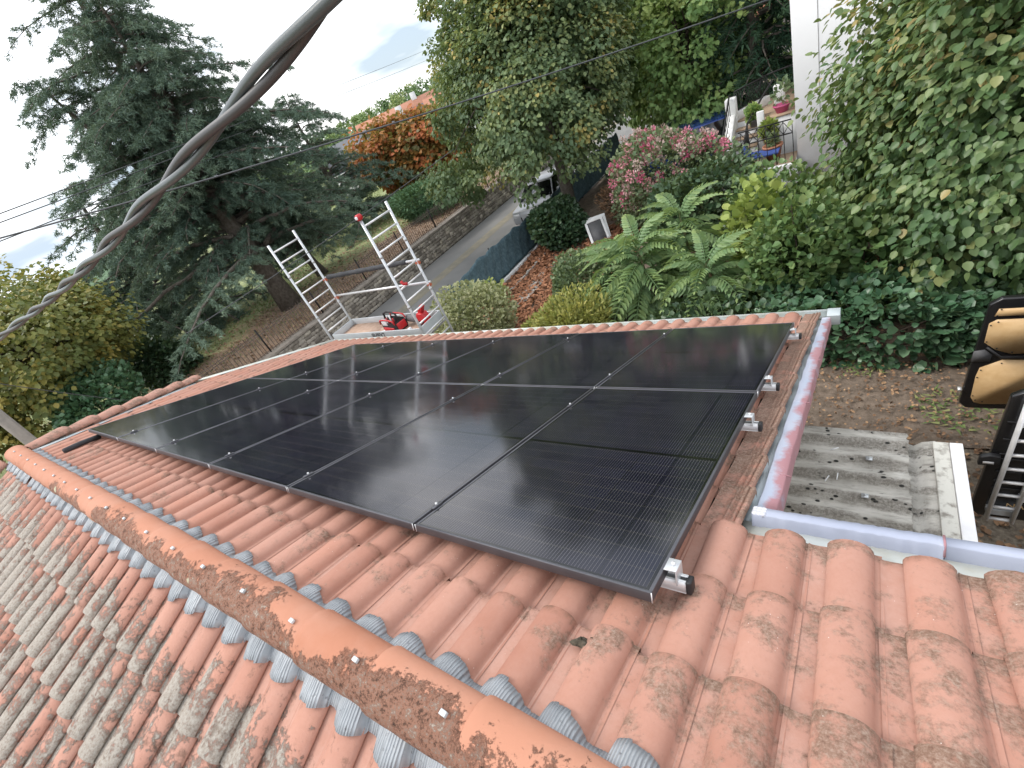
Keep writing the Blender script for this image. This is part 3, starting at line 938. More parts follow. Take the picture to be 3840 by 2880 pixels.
# left verge: zinc valley and overlapping cap tiles along the slanting edge
def strip(Wf, pts_in, pts_out, c, name, mat, thick=0.004):
    n = len(pts_in)
    V = [Wf(a, b, c) for a, b in pts_in] + [Wf(a, b, c) for a, b in pts_out]
    F = [[i, i + 1, n + i + 1, n + i] for i in range(n - 1)]
    mb = MB()
    mb.add(V, F)
    o = hp(mb, name, mat)
    s = o.modifiers.new('solid', 'SOLIDIFY')
    s.thickness = thick
    return o
bs = [-0.5, 0.0, 0.5, 1.0, 1.4, 1.75]
strip(W1, [(left_edge(b) + 0.22, b) for b in bs], [(left_edge(b) - 0.08, b) for b in bs], -0.098, 'verge_lining', 'zinc')
strip(W1, [(-8.22, b) for b in (1.6, 2.5, 3.5, EAVE + 0.02)], [(-8.45, b) for b in (1.6, 2.5, 3.5, EAVE + 0.02)], -0.085, 'verge_lining', 'zinc_light')
def cap_tile(p0, p1, Wf, r0, r1, lift, mat, seed):
    """half-round cap from p0 (upper) to p1 (lower) in slope coordinates"""
    N = 9
    V, F = [], []
    d = (p1[0] - p0[0], p1[1] - p0[1])
    L = math.hypot(*d)
    nx, ny = -d[1] / L, d[0] / L
    for j, t in enumerate((0.0, 0.5, 0.97, 1.0)):
        rr = r0 + (r1 - r0) * t - (0.004 if j == 3 else 0)
        for k in range(N):
            an = math.pi * k / (N - 1)
            V.append(Wf(p0[0] + d[0] * t + nx * math.cos(an) * rr, p0[1] + d[1] * t + ny * math.cos(an) * rr, -0.095 + lift * t + math.sin(an) * rr * 0.62))
    for j in range(3):
        for k in range(N - 1):
            F.append((j * N + k, j * N + k + 1, (j + 1) * N + k + 1, (j + 1) * N + k))
    b = len(V)
    for k in range(N):
        an = math.pi * k / (N - 1)
        V.append(Wf(p1[0] + nx * math.cos(an) * (r1 - 0.016), p1[1] + ny * math.cos(an) * (r1 - 0.016), -0.095 + lift + math.sin(an) * (r1 - 0.016) * 0.6))
    for k in range(N - 1):
        F.append((3 * N + k, 3 * N + k + 1, b + k + 1, b + k))
    o = mesh_np('verge_cap_tile', V, np.array(F), mat, house, True)
    local(house, o)
    s = o.modifiers.new('solid', 'SOLIDIFY')
    s.thickness = 0.012
    return o
for i in range(7):
    b0 = -0.47 + 0.32 * i
    b1 = b0 + 0.39
    cap_tile((left_edge(b0) - 0.01, b0), (left_edge(b1) - 0.01, b1), W1, 0.086, 0.118, 0.034, 'tile_dirty', 80 + i)
for i in range(12):
    b0 = -0.42 + 0.34 * i
    b1 = b0 + 0.39
    cap_tile((-6.93, b0), (-6.93, b1), W2, 0.09, 0.115, 0.03, 'tile_dirty', 90 + i)

# right verge: zinc gutter and boxed kerb; near eave of the wing: pale zinc and boxed kerb
strip(W1, [(0.06, b) for b in (0.50, 1.5, 3.0, EAVE)], [(0.172, b) for b in (0.50, 1.5, 3.0, EAVE)], -0.184, 'verge_gutter', 'zinc')
strip(W1, [(a, 0.50) for a in (0.10, 1.5, 3.0, 4.4)], [(a, 0.72) for a in (0.10, 1.5, 3.0, 4.4)], -0.172, 'eave_gutter', 'zinc_light')
def kerb(p0, p1, side, w, name, mat, top):
    """boxed upstand with a slightly domed top, from p0 to p1; its foot line is the inner edge"""
    V, F = [], []
    n = 40
    d = (p1[0] - p0[0], p1[1] - p0[1])
    L = math.hypot(*d)
    nx, ny = (-d[1] / L * side, d[0] / L * side)
    prof = [(0.0, -0.20), (0.0, top - 0.004), (0.004, top), (w * 0.5, top + 0.002), (w - 0.004, top - 0.001), (w, top - 0.006), (w + 0.006, top - 0.075)]
    r = np.random.default_rng(int(L * 100))
    for i in range(n + 1):
        t = i / n
        wb = r.normal(0, 0.0016)
        for (x, c) in prof:
            V.append(W1(p0[0] + d[0] * t + nx * (x + wb), p0[1] + d[1] * t + ny * (x + wb), c + r.normal(0, 0.0007)))
    k = len(prof)
    for i in range(n):
        for j in range(k - 1):
            F.append((i * k + j, i * k + j + 1, (i + 1) * k + j + 1, (i + 1) * k + j))
    F = [list(f) for f in F] + [list(range(k)), [n * k + j for j in range(k)][::-1]]
    o = mesh_np(name, V, F, mat, house, False)
    local(house, o)
    return o
kerb((0.158, 0.735), (0.158, 4.30), -1, 0.072, 'verge_kerb', 'zinc_pink', -0.125)
kerb((0.150, 0.695), (0.72, 0.695), 1, 0.058, 'eave_kerb', 'zinc_blue', -0.118)
kerb((0.723, 0.695), (4.4, 0.695), 1, 0.058, 'eave_kerb', 'zinc_blue', -0.118)
mb = MB()
for t in range(9):                       # bead of sealant at the mitre
    a, b = 0.160 + 0.014 * (t % 3), 0.705 + 0.016 * (t // 3)
    p = W1(a, b, -0.120)
    mb.lathe([(0.0, -0.008), (0.013, -0.002), (0.011, 0.005), (0.0, 0.008)], p, 8)
hp(mb, 'sealant', 'silicone', smooth=True)
for (p0, p1) in (((0.160, 1.06), (0.245, 1.055)), ((0.160, 1.98), (0.245, 1.975)), ((0.160, 2.86), (0.245, 2.86))):
    mb = MB()
    mb.tube([W1(*p0, -0.126), W1((p0[0] + p1[0]) / 2, p0[1], -0.122), W1(*p1, -0.130)], 0.004, 6)
    hp(mb, 'kerb_seam', 'zinc_pink', smooth=True)
mb = MB()
mb.tube([W1(0.722, 0.693, -0.16), W1(0.722, 0.698, -0.117), W1(0.724, 0.752, -0.117)], 0.004, 6)
hp(mb, 'kerb_seam', 'zinc_pink', smooth=True)
# eave gutter along the south side, half-round zinc
mb = MB()
V = []
for a in (-8.4, -4.0, 0.28):
    for k in range(9):
        an = math.pi + math.pi * k / 8
        p = W1(a, EAVE + 0.0, -0.15)
        V.append((a, p[1] + 0.07 + math.cos(an) * 0.065, p[2] - 0.0 + math.sin(an) * 0.065))
F = [[j * 9 + k, j * 9 + k + 1, (j + 1) * 9 + k + 1, (j + 1) * 9 + k] for j in range(2) for k in range(8)]
mb.add(V, F)
o = hp(mb, 'gutter', 'zinc_light', smooth=True)
o.modifiers.new('solid', 'SOLIDIFY').thickness = 0.003
mb = MB()
p = W1(0.2, EAVE, -0.15)
mb.box((0.19, p[1] - 0.02, p[2] - 0.09), (0.30, p[1] + 0.12, p[2] + 0.02))
hp(mb, 'gutter_box', 'zinc', bevel=0.004)
# small dark vent pipe lying on the tiles near the ridge end
mb = MB()
mb.tube([W1(-5.95, -0.30, -0.075), W1(-6.02, -0.15, -0.068), W1(-6.08, 0.02, -0.07)], 0.026, 10)
tag(mb.build('foam_tube', 'foam', None, smooth=True), 'short dark foam tube lying on the orange tiles by the ridge end', 'tube')
# moss cushion and droppings on one tile
def moss(a, b, rad, mat, seed, sc=(1, 1, 0.35)):
    r = np.random.default_rng(seed)
    n = 14
    V, F = [], []
    for i, t in enumerate((0.0, 0.5, 0.85, 1.0)):
        for k in range(n):
            an = 2 * math.pi * k / n
            rr = rad * t * (1 + 0.28 * math.sin(an * 3 + seed) + r.normal(0, 0.08))
            V.append(W1(a + math.cos(an) * rr * sc[0], b + math.sin(an) * rr * sc[1], -0.097 + rad * sc[2] * (1 - t ** 2) * (1 + r.normal(0, 0.2)) - 0.012 * t))
    for i in range(3):
        for k in range(n):
            F.append((i * n + k, i * n + (k + 1) % n, (i + 1) * n + (k + 1) % n, (i + 1) * n + k))
    return mesh_np('moss_cushion', V, np.array(F), mat, None, True)
M['moss'] = simple('dark_moss', (0.05, 0.045, 0.03), (0.14, 0.115, 0.085), 60, 0.95, bump=1.0, bscale=120, bdist=0.01)
tag(moss(-0.165, -0.165, 0.026, 'moss', 3, (1.3, 0.8, 0.4)), 'larger dark moss cushion on a clean tile in front of the panels', 'moss', 'moss cushions on one tile')
tag(moss(-0.135, -0.15, 0.022, 'moss', 5, (0.9, 0.9, 0.4)), 'small moss cushion, right-hand lobe of the dark clump on one tile', 'moss', 'moss cushions on one tile')

# ================================================================== solar panels
PW, PLEN, GAP = 1.042, 1.785, 0.018
def panel_parts():
    mb = MB()
    w, l, h, lip = PW, PLEN, 0.035, 0.0115
    for (x0, x1, y0, y1) in ((0, w, 0, lip), (0, w, l - lip, l), (0, lip, lip, l - lip), (w - lip, w, lip, l - lip)):
        mb.box((x0, y0, -h), (x1, y1, 0))
    fr = mb.build('frame', 'black_frame', None, bevel=0.0012)
    V = [(lip, lip, -0.002), (w - lip, lip, -0.002), (w - lip, l - lip, -0.002), (lip, l - lip, -0.002)]
    g = mesh_np('glass', V, np.array([[0, 1, 2, 3]]), 'pv', None, uv=[(a - lip, b - lip) for a, b, c in V])
    mb = MB()
    mb.box((lip, lip, -0.008), (w - lip, l - lip, -0.0045))
    bk = mb.build('backsheet', 'black_plastic', None)
    cs = []
    for (x, y) in ((0.0, 0.0), (w, 0.0), (0.0, l), (w, l)):
        mb = MB()
        sx, sy = (-1 if x == 0 else 1), (-1 if y == 0 else 1)
        mb.box((x - 0.0015, y - 0.0015, -h), (x + 0.0015, y + 0.0015, 0.0006))
        cs.append(mb.build('corner_joint', 'alu_bright', None))
    return [fr, g, bk] + cs
proto = panel_parts()
ROW = ('row next to the ridge', 'row next to the eave')
ORD = ('first', 'second', 'third', 'fourth', 'fifth', 'sixth')
for rrow in range(2):
    for i in range(6):
        lab = f'black solar panel, {ORD[i]} from the right in the {ROW[rrow]}'
        t = thing('solar_panel', lab, 'solar panel', (0, 0, 0), 'solar panels on the roof')
        a0 = -PW - 1.06 * i
        b0 = (PLEN + GAP) * rrow
        t.matrix_local = MR1 @ Matrix.Translation((a0, b0, 0)) @ Matrix.Rotation(rng.normal(0, 0.0008), 4, 'X') @ Matrix.Rotation(rng.normal(0, 0.0008), 4, 'Y')
        for o in proto:
            dup(o, t, Matrix.Identity(4)).name = o.name.split('.')[0]
for o in proto:
    bpy.data.objects.remove(o)
# rails with clamps
RB = [0.14, 1.42, 2.05, 3.32]
RN = ('nearest the ridge', 'second from the ridge', 'third from the ridge', 'nearest the eave')
def make_clamp(name):
    mb = MB()
    mb.box((-0.010, -0.03, -0.004), (0.010, 0.03, 0.004))
    o = mb.build(name, 'black_frame', None, bevel=0.001)
    return o
mid0 = make_clamp('mid_clamp')
mb = MB().lathe([(0.0, 0), (0.006, 0), (0.006, 0.010), (0.0, 0.010)], n=10)
bolt0 = mb.build('bolt', 'alu_bright', None)
mb = MB()
mb.prism([(-0.014, 0.006), (-0.014, 0.002), (-0.002, 0.002), (-0.002, 0.002), (0.022, 0.002), (0.022, -0.048), (0.026, -0.048), (0.026, 0.006)], -0.030, 0.030)
end0 = mb.build('end_clamp', 'alu', None, bevel=0.001)
for bi, b in enumerate(RB):
    t = thing('mounting_rail', f'silver panel mounting rail with end clamp, {RN[bi]}', 'rail', group='mounting rails under the panels')
    t.matrix_local = MR1 @ Matrix.Translation((0, b, 0))
    mb = MB()
    # U rail: two flanges and a floor
    mb.box((-6.45, -0.020, -0.078), (0.062, 0.020, -0.074))
    mb.box((-6.45, -0.020, -0.074), (0.062, -0.016, -0.036))
    mb.box((-6.45, 0.016, -0.074), (0.062, 0.020, -0.036))
    mb.box((-6.45, -0.016, -0.040), (0.062, -0.008, -0.036))
    mb.box((-6.45, 0.008, -0.040), (0.062, 0.016, -0.036))
    mb.build('rail_profile', 'alu_bright', t)
    mb = MB()
    mb.box((0.0625, -0.021, -0.079), (0.080, 0.021, -0.034))
    mb.build('end_cap', 'black_plastic', t, bevel=0.004)
    c = dup(end0, t, Matrix.Translation((0.0145, 0, 0)))
    c.name = 'end_clamp'
    q = dup(bolt0, c, Matrix.Translation((-0.001 + 0.01, 0, 0.006)))
    q.name = 'bolt'
    for i in range(1, 6):
        c = dup(mid0, t, Matrix.Translation((-1.06 * i + 0.009, rng.normal(0, 0.004), 0.005)))
        c.name = 'mid_clamp'
        q = dup(bolt0, c, Matrix.Translation((0, 0, 0.004)))
        q.name = 'bolt'
    for i in range(8):                      # roof hooks
        mb = MB()
        x = -0.45 - 0.83 * i
        mb.box((x - 0.015, 0.020, -0.125), (x + 0.015, 0.026, -0.060))
        mb.box((x - 0.015, 0.026, -0.105), (x + 0.015, 0.16, -0.100))
        mb.build('roof_hook', 'alu', t)
for o in (mid0, bolt0, end0):
    bpy.data.objects.remove(o)
# ================================================================== lean-to with fibre-cement sheets
shed = thing('lean_to', 'low lean-to with mossy grey corrugated sheets beside the roof kerb', 'shed', (0.4, 1.8, ZG))
def sp(mb, name, mat, **k):
    return local(shed, mb.build(name, mat, shed, **k))
def corr(x0, x1, y0, y1, z, drop, name, amp=0.030, pitch=0.177, ph=0.0):
    ny = 70
    nx = 10
    V, F = [], []
    r = np.random.default_rng(int(y0 * 50 + 99))
    for i in range(nx + 1):
        x = x0 + (x1 - x0) * i / nx
        e = 0.010 * math.sin(i * 1.7)
        for k in range(ny + 1):
            y = y0 + (y1 - y0) * k / ny
            xx = x + (r.normal(0, 0.004) if i == nx else 0)
            V.append((xx, y, z - drop * (x - x0) / (x1 - x0) + amp * math.sin(2 * math.pi * y / pitch + ph)))
    for i in range(nx):
        for k in range(ny):
            q = i * (ny + 1) + k
            F.append((q, q + ny + 1, q + ny + 2, q + 1))
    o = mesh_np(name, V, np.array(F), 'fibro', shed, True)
    local(shed, o)
    o.modifiers.new('solid', 'SOLIDIFY').thickness = 0.007
    return o
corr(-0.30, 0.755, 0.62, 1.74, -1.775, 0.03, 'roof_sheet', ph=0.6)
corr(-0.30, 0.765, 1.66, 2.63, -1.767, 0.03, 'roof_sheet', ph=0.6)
mb = MB()
mb.add([(0.74, 0.7, -1.825), (0.80, 0.7, -1.86), (0.845, 0.7, -1.815), (0.915, 0.7, -1.795), (0.74, 2.56, -1.825), (0.80, 2.56, -1.86), (0.845, 2.56, -1.815), (0.915, 2.56, -1.795)],
       [(0, 1, 5, 4), (1, 2, 6, 5), (2, 3, 7, 6)])
sp(mb, 'channel', 'fibro').modifiers.new('solid', 'SOLIDIFY').thickness = 0.02
mb = MB().box((0.90, 0.7, -1.86), (0.985, 2.545, -1.785))
M['lichen_white'] = simple('lichened_cement', (0.58, 0.57, 0.52), (0.25, 0.23, 0.20), 14.0, 0.95, bump=0.5, lo=0.5, hi=0.66)
sp(mb, 'edge_beam', 'lichen_white', bevel=0.004)
mb = MB().box((0.987, 0.7, -2.0), (1.055, 2.535, -1.775))
sp(mb, 'fascia', 'white', bevel=0.004)
mb = MB().box((-0.2, 0.7, ZG - 0.1), (0.96, 2.45, -1.88))
sp(mb, 'wall', 'cream_wall')
for (x, y) in ((0.54, 2.30), (0.52, 1.95), (0.55, 1.60)):
    mb = MB().box((x - 0.02, y - 0.017, -1.765), (x + 0.02, y + 0.017, -1.758))
    mb.lathe([(0.0, 0), (0.007, 0), (0.006, 0.012), (0.0, 0.014)], (x, y, -1.758), 8)
    sp(mb, 'fixing_plate', 'alu')
TW = ['tiny pale twig beside the nearer fixing plate, right one of two', 'tiny pale twig beside the nearer fixing plate, left one of two', 'pale twig on the far part of the mossy corrugated sheet']
for (x, y, an) in ((0.33, 2.35, 0.5), (0.30, 2.05, 1.2), (0.36, 2.08, 1.5)):
    mb = MB().tube([(x - 0.03 * math.cos(an), y - 0.03 * math.sin(an), -1.745), (x + 0.03 * math.cos(an), y + 0.03 * math.sin(an), -1.742)], 0.004, 6)
    tag(mb.build('twig', 'white', None), TW.pop(), 'twig', 'twigs on the corrugated sheet')

# ================================================================== scaffold tower at the eave
XL, XR, YN, YF = -9.17, -6.165, 4.60, 5.28
sc_t = thing('scaffold_tower', 'aluminium scaffold tower with ladder frames standing at the eave', 'scaffold', ((XL + XR) / 2, (YN + YF) / 2, ZG))
def scp(mb, name, mat, **k):
    return local(sc_t, mb.build(name, mat, sc_t, **k))
for (x, y, top) in ((XL, YN, 0.39), (XL, YF, 0.405), (XR, YN, 0.33), (XR, YF, 0.38)):
    mb = MB().tube([(x, y, ZG), (x, y, top)], 0.025, 12)
    for zz in (-0.35, -1.35):
        mb.tube([(x, y, zz), (x, y, zz + 0.05)], 0.029, 12)
    scp(mb, 'upright', 'alu', smooth=False)
zs = [0.226 - 0.241 * i for i in range(18)]
for x in (XL, XR):
    for z in zs:
        if z < ZG + 0.2:
            continue
        mb = MB().tube([(x, YN + 0.02, z), (x, YF - 0.02, z)], 0.0165, 10)
        scp(mb, 'rung', 'alu_bright', smooth=True)
mb = MB().tube([(XL - 0.04, YF + 0.03, -0.725), (XR + 0.05, YF + 0.03, -0.745)], 0.022, 12)
o = scp(mb, 'guard_rail', 'alu_bright', smooth=True)
pts = [(XL + 0.12 + (XR - XL - 0.42) * i / 24, YF + 0.03, -0.727 - 0.016 * i / 24) for i in range(25)]
rad = [0.048 + 0.004 * math.sin(i * 1.9) + (0.004 if i % 5 == 0 else 0) for i in range(25)]
mb = MB().tube(pts, rad, 12)
local(sc_t, mb.build('foam_sleeve', 'foam', sc_t, smooth=True))
mb = MB().tube([(XL - 0.04, YF + 0.03, -1.185), (XR + 0.05, YF + 0.03, -1.205)], 0.022, 12)
scp(mb, 'guard_rail', 'alu_bright', smooth=True)
for (x, z) in ((XL, -0.73), (XR, -0.75), (XL, -1.19), (XR, -1.21)):
    mb = MB().box((x - 0.035, YF - 0.01, z - 0.075), (x + 0.035, YF + 0.055, z + 0.0))
    mb.box((x - 0.02, YF - 0.045, z - 0.05), (x + 0.02, YF - 0.01, z - 0.01))
    scp(mb, 'coupler', 'orange', bevel=0.01)
# lower frame bracing below the deck
for (p, q) in (((XL, YN, -2.0), (XR, YN, -3.6)), ((XL, YF, -3.6), (XR, YF, -2.0)), ((XL, YN, -3.7), (XR, YN, -3.7)), ((XL, YF, -3.7), (XR, YF, -3.7))):
    scp(MB().tube([p, q], 0.02, 8), 'brace', 'alu', smooth=True)
# deck with toe boards
ZD = -1.93
mb = MB().box((XL + 0.05, YN + 0.03, ZD - 0.03), (-7.80, YF - 0.03, ZD))
scp(mb, 'deck_board', 'plywood_deck')
mb = MB().box((-7.795, YN + 0.03, ZD - 0.03), (XR - 0.05, YF - 0.03, ZD))
scp(mb, 'deck_board', 'plywood_deck')
mb = MB().box((XL + 0.10, YN + 0.005, ZD - 0.05), (XR - 0.05, YN + 0.025, ZD + 0.135))
tb = scp(mb, 'toe_board', 'alu_paint', bevel=0.003)
mb = MB().box((XL + 0.10, YF - 0.03, ZD - 0.05), (XR - 0.05, YF - 0.01, ZD + 0.135))
scp(mb, 'toe_board', 'alu_paint', bevel=0.003)
for x in (XL + 0.085, XR - 0.06):
    mb = MB().box((x - 0.012, YN + 0.028, ZD - 0.05), (x + 0.012, YF - 0.033, ZD + 0.135))
    scp(mb, 'toe_board', 'alu_paint', bevel=0.003)
# maker's mark on the toe board, upside down as in the photo
cu = bpy.data.curves.new('toe_lettering', 'FONT')
cu.body = 'Duarib'
cu.size = 0.15
cu.shear = 0.25
cu.extrude = 0.0005
cu.offset = 0.003
tx = bpy.data.objects.new('toe_lettering_src', cu)
COL.objects.link(tx)
bpy.context.view_layer.update()
me = bpy.data.meshes.new_from_object(tx)
bpy.data.objects.remove(tx)
lt = bpy.data.objects.new('toe_lettering', me)
me.materials.clear()
me.materials.append(M['black_plastic'])
COL.objects.link(lt)
lt.parent = tb
lt.matrix_local = Matrix(((-1, 0, 0, -7.28), (0, 0, -1, YN + 0.0035), (0, -1, 0, ZD + 0.10), (0, 0, 0, 1)))
# red cap with strap hung on the upright's top
mb = MB()
mb.lathe([(0.0, -0.05), (0.045, -0.045), (0.062, -0.015), (0.062, 0.02), (0.045, 0.05), (0.0, 0.056)], (0, 0, 0), 16)
cap = tag(mb.build('tape_roll', 'red', None, smooth=True), 'red tape measure perched on top of a scaffold upright', 'tape measure')
cap.location = (XR, YN, 0.385)
mb = MB().box((-0.03, -0.066, -0.02), (0.03, 0.0, 0.03))
mb.build('face', 'white', cap, bevel=0.008)
mb = MB().box((-0.052, -0.07, -0.045), (-0.028, 0.02, 0.045))
mb.build('grip', 'dark_fabric', cap, bevel=0.008)
# red clip hanging on a rung
mb = MB().tube([(XR + 0.0, YN + 0.12, -0.86), (XR + 0.02, YN + 0.13, -0.92), (XR + 0.10, YN + 0.14, -0.93)], 0.028, 10)
tag(mb.build('red_clamp', 'red', None, smooth=True), 'small red clamp clipped to the right-hand scaffold frame', 'clamp')

# tool bag
def tf(t, mb, name, mat, **k):
    return mb.build(name, mat, t, **k)
tbag = thing('tool_bag', 'open red and black tool bag standing on the scaffold deck', 'tool bag', (-7.22, 4.90, ZD))
tbag.rotation_euler = (0, 0, R(-10))
def hull(lo, hi, inset, n=4):
    x0, y0, z0 = lo
    x1, y1, z1 = hi
    i = inset
    return [(x0 + i, y0 + i, z0), (x1 - i, y0 + i, z0), (x1 - i, y1 - i, z0), (x0 + i, y1 - i, z0), (x0, y0, z0 + (z1 - z0) * .35), (x1, y0, z0 + (z1 - z0) * .35), (x1, y1, z0 + (z1 - z0) * .35), (x0, y1, z0 + (z1 - z0) * .35), (x0 + i, y0 + i, z1), (x1 - i, y0 + i, z1), (x1 - i, y1 - i, z1), (x0 + i, y1 - i, z1)]
HF = [(0, 3, 2, 1)] + [(a, (a + 1) % 4, (a + 1) % 4 + 4, a + 4) for a in range(4)] + [(a + 4, (a + 1) % 4 + 4, (a + 1) % 4 + 8, a + 8) for a in range(4)]
tf(tbag, MB().add(hull((-0.27, -0.15, 0), (0.27, 0.15, 0.22), 0.02), HF), 'body', 'dark_fabric', bevel=0.015)
tf(tbag, MB().box((-0.20, -0.172, 0.03), (0.20, -0.148, 0.13)), 'front_pocket', 'red', bevel=0.012)
tf(tbag, MB().box((0.25, -0.11, 0.04), (0.285, 0.11, 0.19)), 'side_pocket', 'red', bevel=0.012)
tf(tbag, MB().box((-0.285, -0.11, 0.04), (-0.25, 0.11, 0.19)), 'side_pocket', 'red', bevel=0.012)
for y in (-0.145, 0.145):
    tf(tbag, MB().tube([(-0.27, y, 0.19), (-0.24, y, 0.27), (-0.12, y, 0.29), (0.12, y, 0.29), (0.24, y, 0.27), (0.27, y, 0.19)], 0.016, 8), 'rim', 'red', smooth=True)
tf(tbag, MB().tube([(-0.25, 0, 0.22), (-0.22, 0, 0.36), (-0.08, 0, 0.40), (0.08, 0, 0.40), (0.22, 0, 0.36), (0.25, 0, 0.22)], 0.020, 10), 'handle', 'dark_fabric', smooth=True)
for i, x in enumerate((-0.17, -0.08, 0.0, 0.07, 0.15)):
    tf(tbag, MB().tube([(x, -0.05 + 0.03 * (i % 2), 0.1), (x + 0.02, -0.03, 0.27 + 0.03 * (i % 3))], 0.016, 8), 'tool_handle', ('red', 'dark_fabric', 'white')[i % 3], smooth=True)
tf(tbag, MB().box((-0.20, -0.15, 0.16), (-0.02, -0.10, 0.285)), 'papers', 'white', bevel=0.006)
# red machine with grey barrel
tool = thing('power_tool', 'red power tool with dark grey barrel lying beside the tool bag', 'power tool', (-6.55, 5.02, ZD))
tool.rotation_euler = (0, 0, R(-8))
tf(tool, MB().tube([(-0.42, 0, 0.13), (-0.30, 0, 0.135), (-0.02, 0, 0.13), (0.02, 0, 0.13)], [0.07, 0.085, 0.09, 0.07], 14), 'barrel', 'grey_plastic', smooth=True)
tf(tool, MB().prism([(-0.02, 0.03), (0.22, 0.03), (0.26, 0.14), (0.20, 0.27), (0.05, 0.28), (-0.03, 0.18)], -0.08, 0.08), 'motor_housing', 'red', bevel=0.02)
tf(tool, MB().prism([(0.06, 0.22), (0.14, 0.22), (0.30, 0.40), (0.24, 0.44), (0.10, 0.33)], -0.045, 0.045), 'handle', 'red', bevel=0.015)
tf(tool, MB().box((0.02, -0.082, 0.05), (0.18, 0.082, 0.12)), 'vent', 'black_plastic', bevel=0.008)
tf(tool, MB().box((-0.02, -0.09, 0.0), (0.20, 0.09, 0.03)), 'base', 'black_plastic', bevel=0.008)
# crumpled paper
V = []
r = np.random.default_rng(5)
n = 8
mb = MB()
mb.lathe([(0.0, 0.0), (0.04, 0.0), (0.05, 0.02), (0.035, 0.10), (0.0, 0.11)], (-6.62, 4.72, ZD), 7)
mb.v = [(a + r.normal(0, 0.008), b + r.normal(0, 0.008), c + abs(r.normal(0, 0.004))) for a, b, c in mb.v]
tag(mb.build('paper_cup', 'white', None), 'crumpled white cup on the scaffold deck in front of the tools', 'cup')
mb = MB().box((-0.11, -0.03, 0.0), (0.11, 0.03, 0.012))
o = tag(mb.build('glove', 'white', None, bevel=0.005), 'white rag lying left of the tool bag', 'rag')
o.location = (-7.60, 4.83, ZD)
o.rotation_euler = (0, 0.05, 0.5)

# ================================================================== road side: stone wall with railing
XW = -15.4
wall = thing('stone_wall', 'rubble stone retaining wall along the far side of the road', 'wall', (XW, 12.0, ZG))
local(wall, MB().box((XW - 0.45, -8, ZG - 0.2), (XW - 0.03, 34, ZL - 0.03)).build('mortar_core', 'mortar', wall))
stones = []
for s in range(10):
    r = np.random.default_rng(200 + s)
    base = np.array([(x, y, z) for x in (-.5, .5) for y in (-.5, .5) for z in (-.5, .5)], float)
    # bevelled block: 12 corner-cut vertices per side
    mb = MB()
    ring = [(-.5, -.32), (-.32, -.5), (.30, -.5), (.5, -.30), (.5, .32), (.33, .5), (-.3, .5), (-.5, .30)]
    ring = [(a * (1 + r.normal(0, .07)), b * (1 + r.normal(0, .07))) for a, b in ring]
    k = len(ring)
    V = [(0.0, a, b) for a, b in ring] + [(0.62 + r.normal(0, .06), a * .96, b * .96) for a, b in ring] + [(1.0 + r.normal(0, .12), a * .62, b * .62) for a, b in ring]
    F = [[i, (i + 1) % k, (i + 1) % k + k, i + k] for i in range(k)] + [[i + k, (i + 1) % k + k, (i + 1) % k + 2 * k, i + 2 * k] for i in range(k)] + [[i + 2 * k for i in range(k)]]
    mb.add(V, F)
    stones.append(mb.build('stone', 'stone', None))
lay = []
z = ZG + 0.0
rr = np.random.default_rng(33)
while z < ZL - 0.09:
    h = min(rr.uniform(0.10, 0.17), ZL - 0.05 - z)
    y = -6.0
    while y < 33:
        w = rr.uniform(0.12, 0.32)
        lay.append((y + w / 2, z + h / 2, w * 1.03, h * rr.uniform(0.98, 1.12), rr.uniform(0.05, 0.10), rr.integers(10), rr.normal(0, 0.09)))
        y += w
    z += h
def st_key(q):
    p = proj((XW, q[0], q[1]))
    if p is None or not (0 < p[0] < 1024 and 0 < p[1] < 768) or q[0] < 5.6 or q[0] > 19:
        return 0
    return q[2] * q[3] / p[2] ** 2
lay.sort(key=lambda q: -st_key(q))
VV, FF, off = [], [], 0
for i, (y, zc, w, h, d, si, rot) in enumerate(lay):
    m = Matrix.Translation((XW - 0.035, y, zc)) @ Matrix.Rotation(rot, 4, 'X') @ Matrix.Diagonal((d, w, h, 1))
    if i < 280 and st_key(lay[i]) > 0:
        o = stones[si].copy()
        o.name = 'stone'
        COL.objects.link(o)
        o.parent = wall
        o.matrix_parent_inverse = Matrix.Translation(-Vector(wall.location))
        o.matrix_basis = m
    else:
        me = stones[si].data
        mm = np.array(m)
        v = np.array([tuple(p.co) for p in me.vertices])
        VV.append(v @ mm[:3, :3].T + mm[:3, 3])
        FF += [[j + off for j in pl.vertices] for pl in me.polygons]
        off += len(v)
o = mesh_np('stone_field', np.concatenate(VV), FF, 'stone', wall)
local(wall, o)
tag(o, kind='stuff')
for s in stones:
    bpy.data.objects.remove(s)
yy = -6.0
while yy < 33:
    L = 1.6 + rr.uniform(-0.2, 0.2)
    mb = MB().box((XW - 0.40, yy, ZL - 0.05), (XW + 0.06 + rr.normal(0, 0.008), yy + L - 0.006, ZL + 0.035 + rr.normal(0, 0.006)))
    local(wall, mb.build('coping', 'coping', wall, bevel=0.008))
    yy += L
fence = thing('iron_railing', 'weathered iron railing with spiked bars on top of the stone wall', 'railing', (XW - 0.28, 12, ZL))
mbp = MB().tube([(0, 0, -0.03), (0, 0, 0.80)], 0.011, 5)
mbp.tube([(0, 0, 0.80), (0, 0, 0.83), (0, 0, 0.90)], [0.006, 0.016, 0.001], 5)
bar0 = mbp.build('bar', 'rust_iron', None)
mbp = MB().box((-0.02, -0.02, -0.05), (0.02, 0.02, 0.93))
post0 = mbp.build('post', 'iron', None)
for i in range(236):
    y = 1.0 + 0.125 * i
    o = dup(bar0, fence, Matrix.Translation((rr.normal(0, 0.004), y - 12, 0)) @ Matrix.Rotation(rr.normal(0, 0.012), 4, 'X') @ Matrix.Rotation(rr.normal(0, 0.012), 4, 'Y'))
    o.name = 'bar'
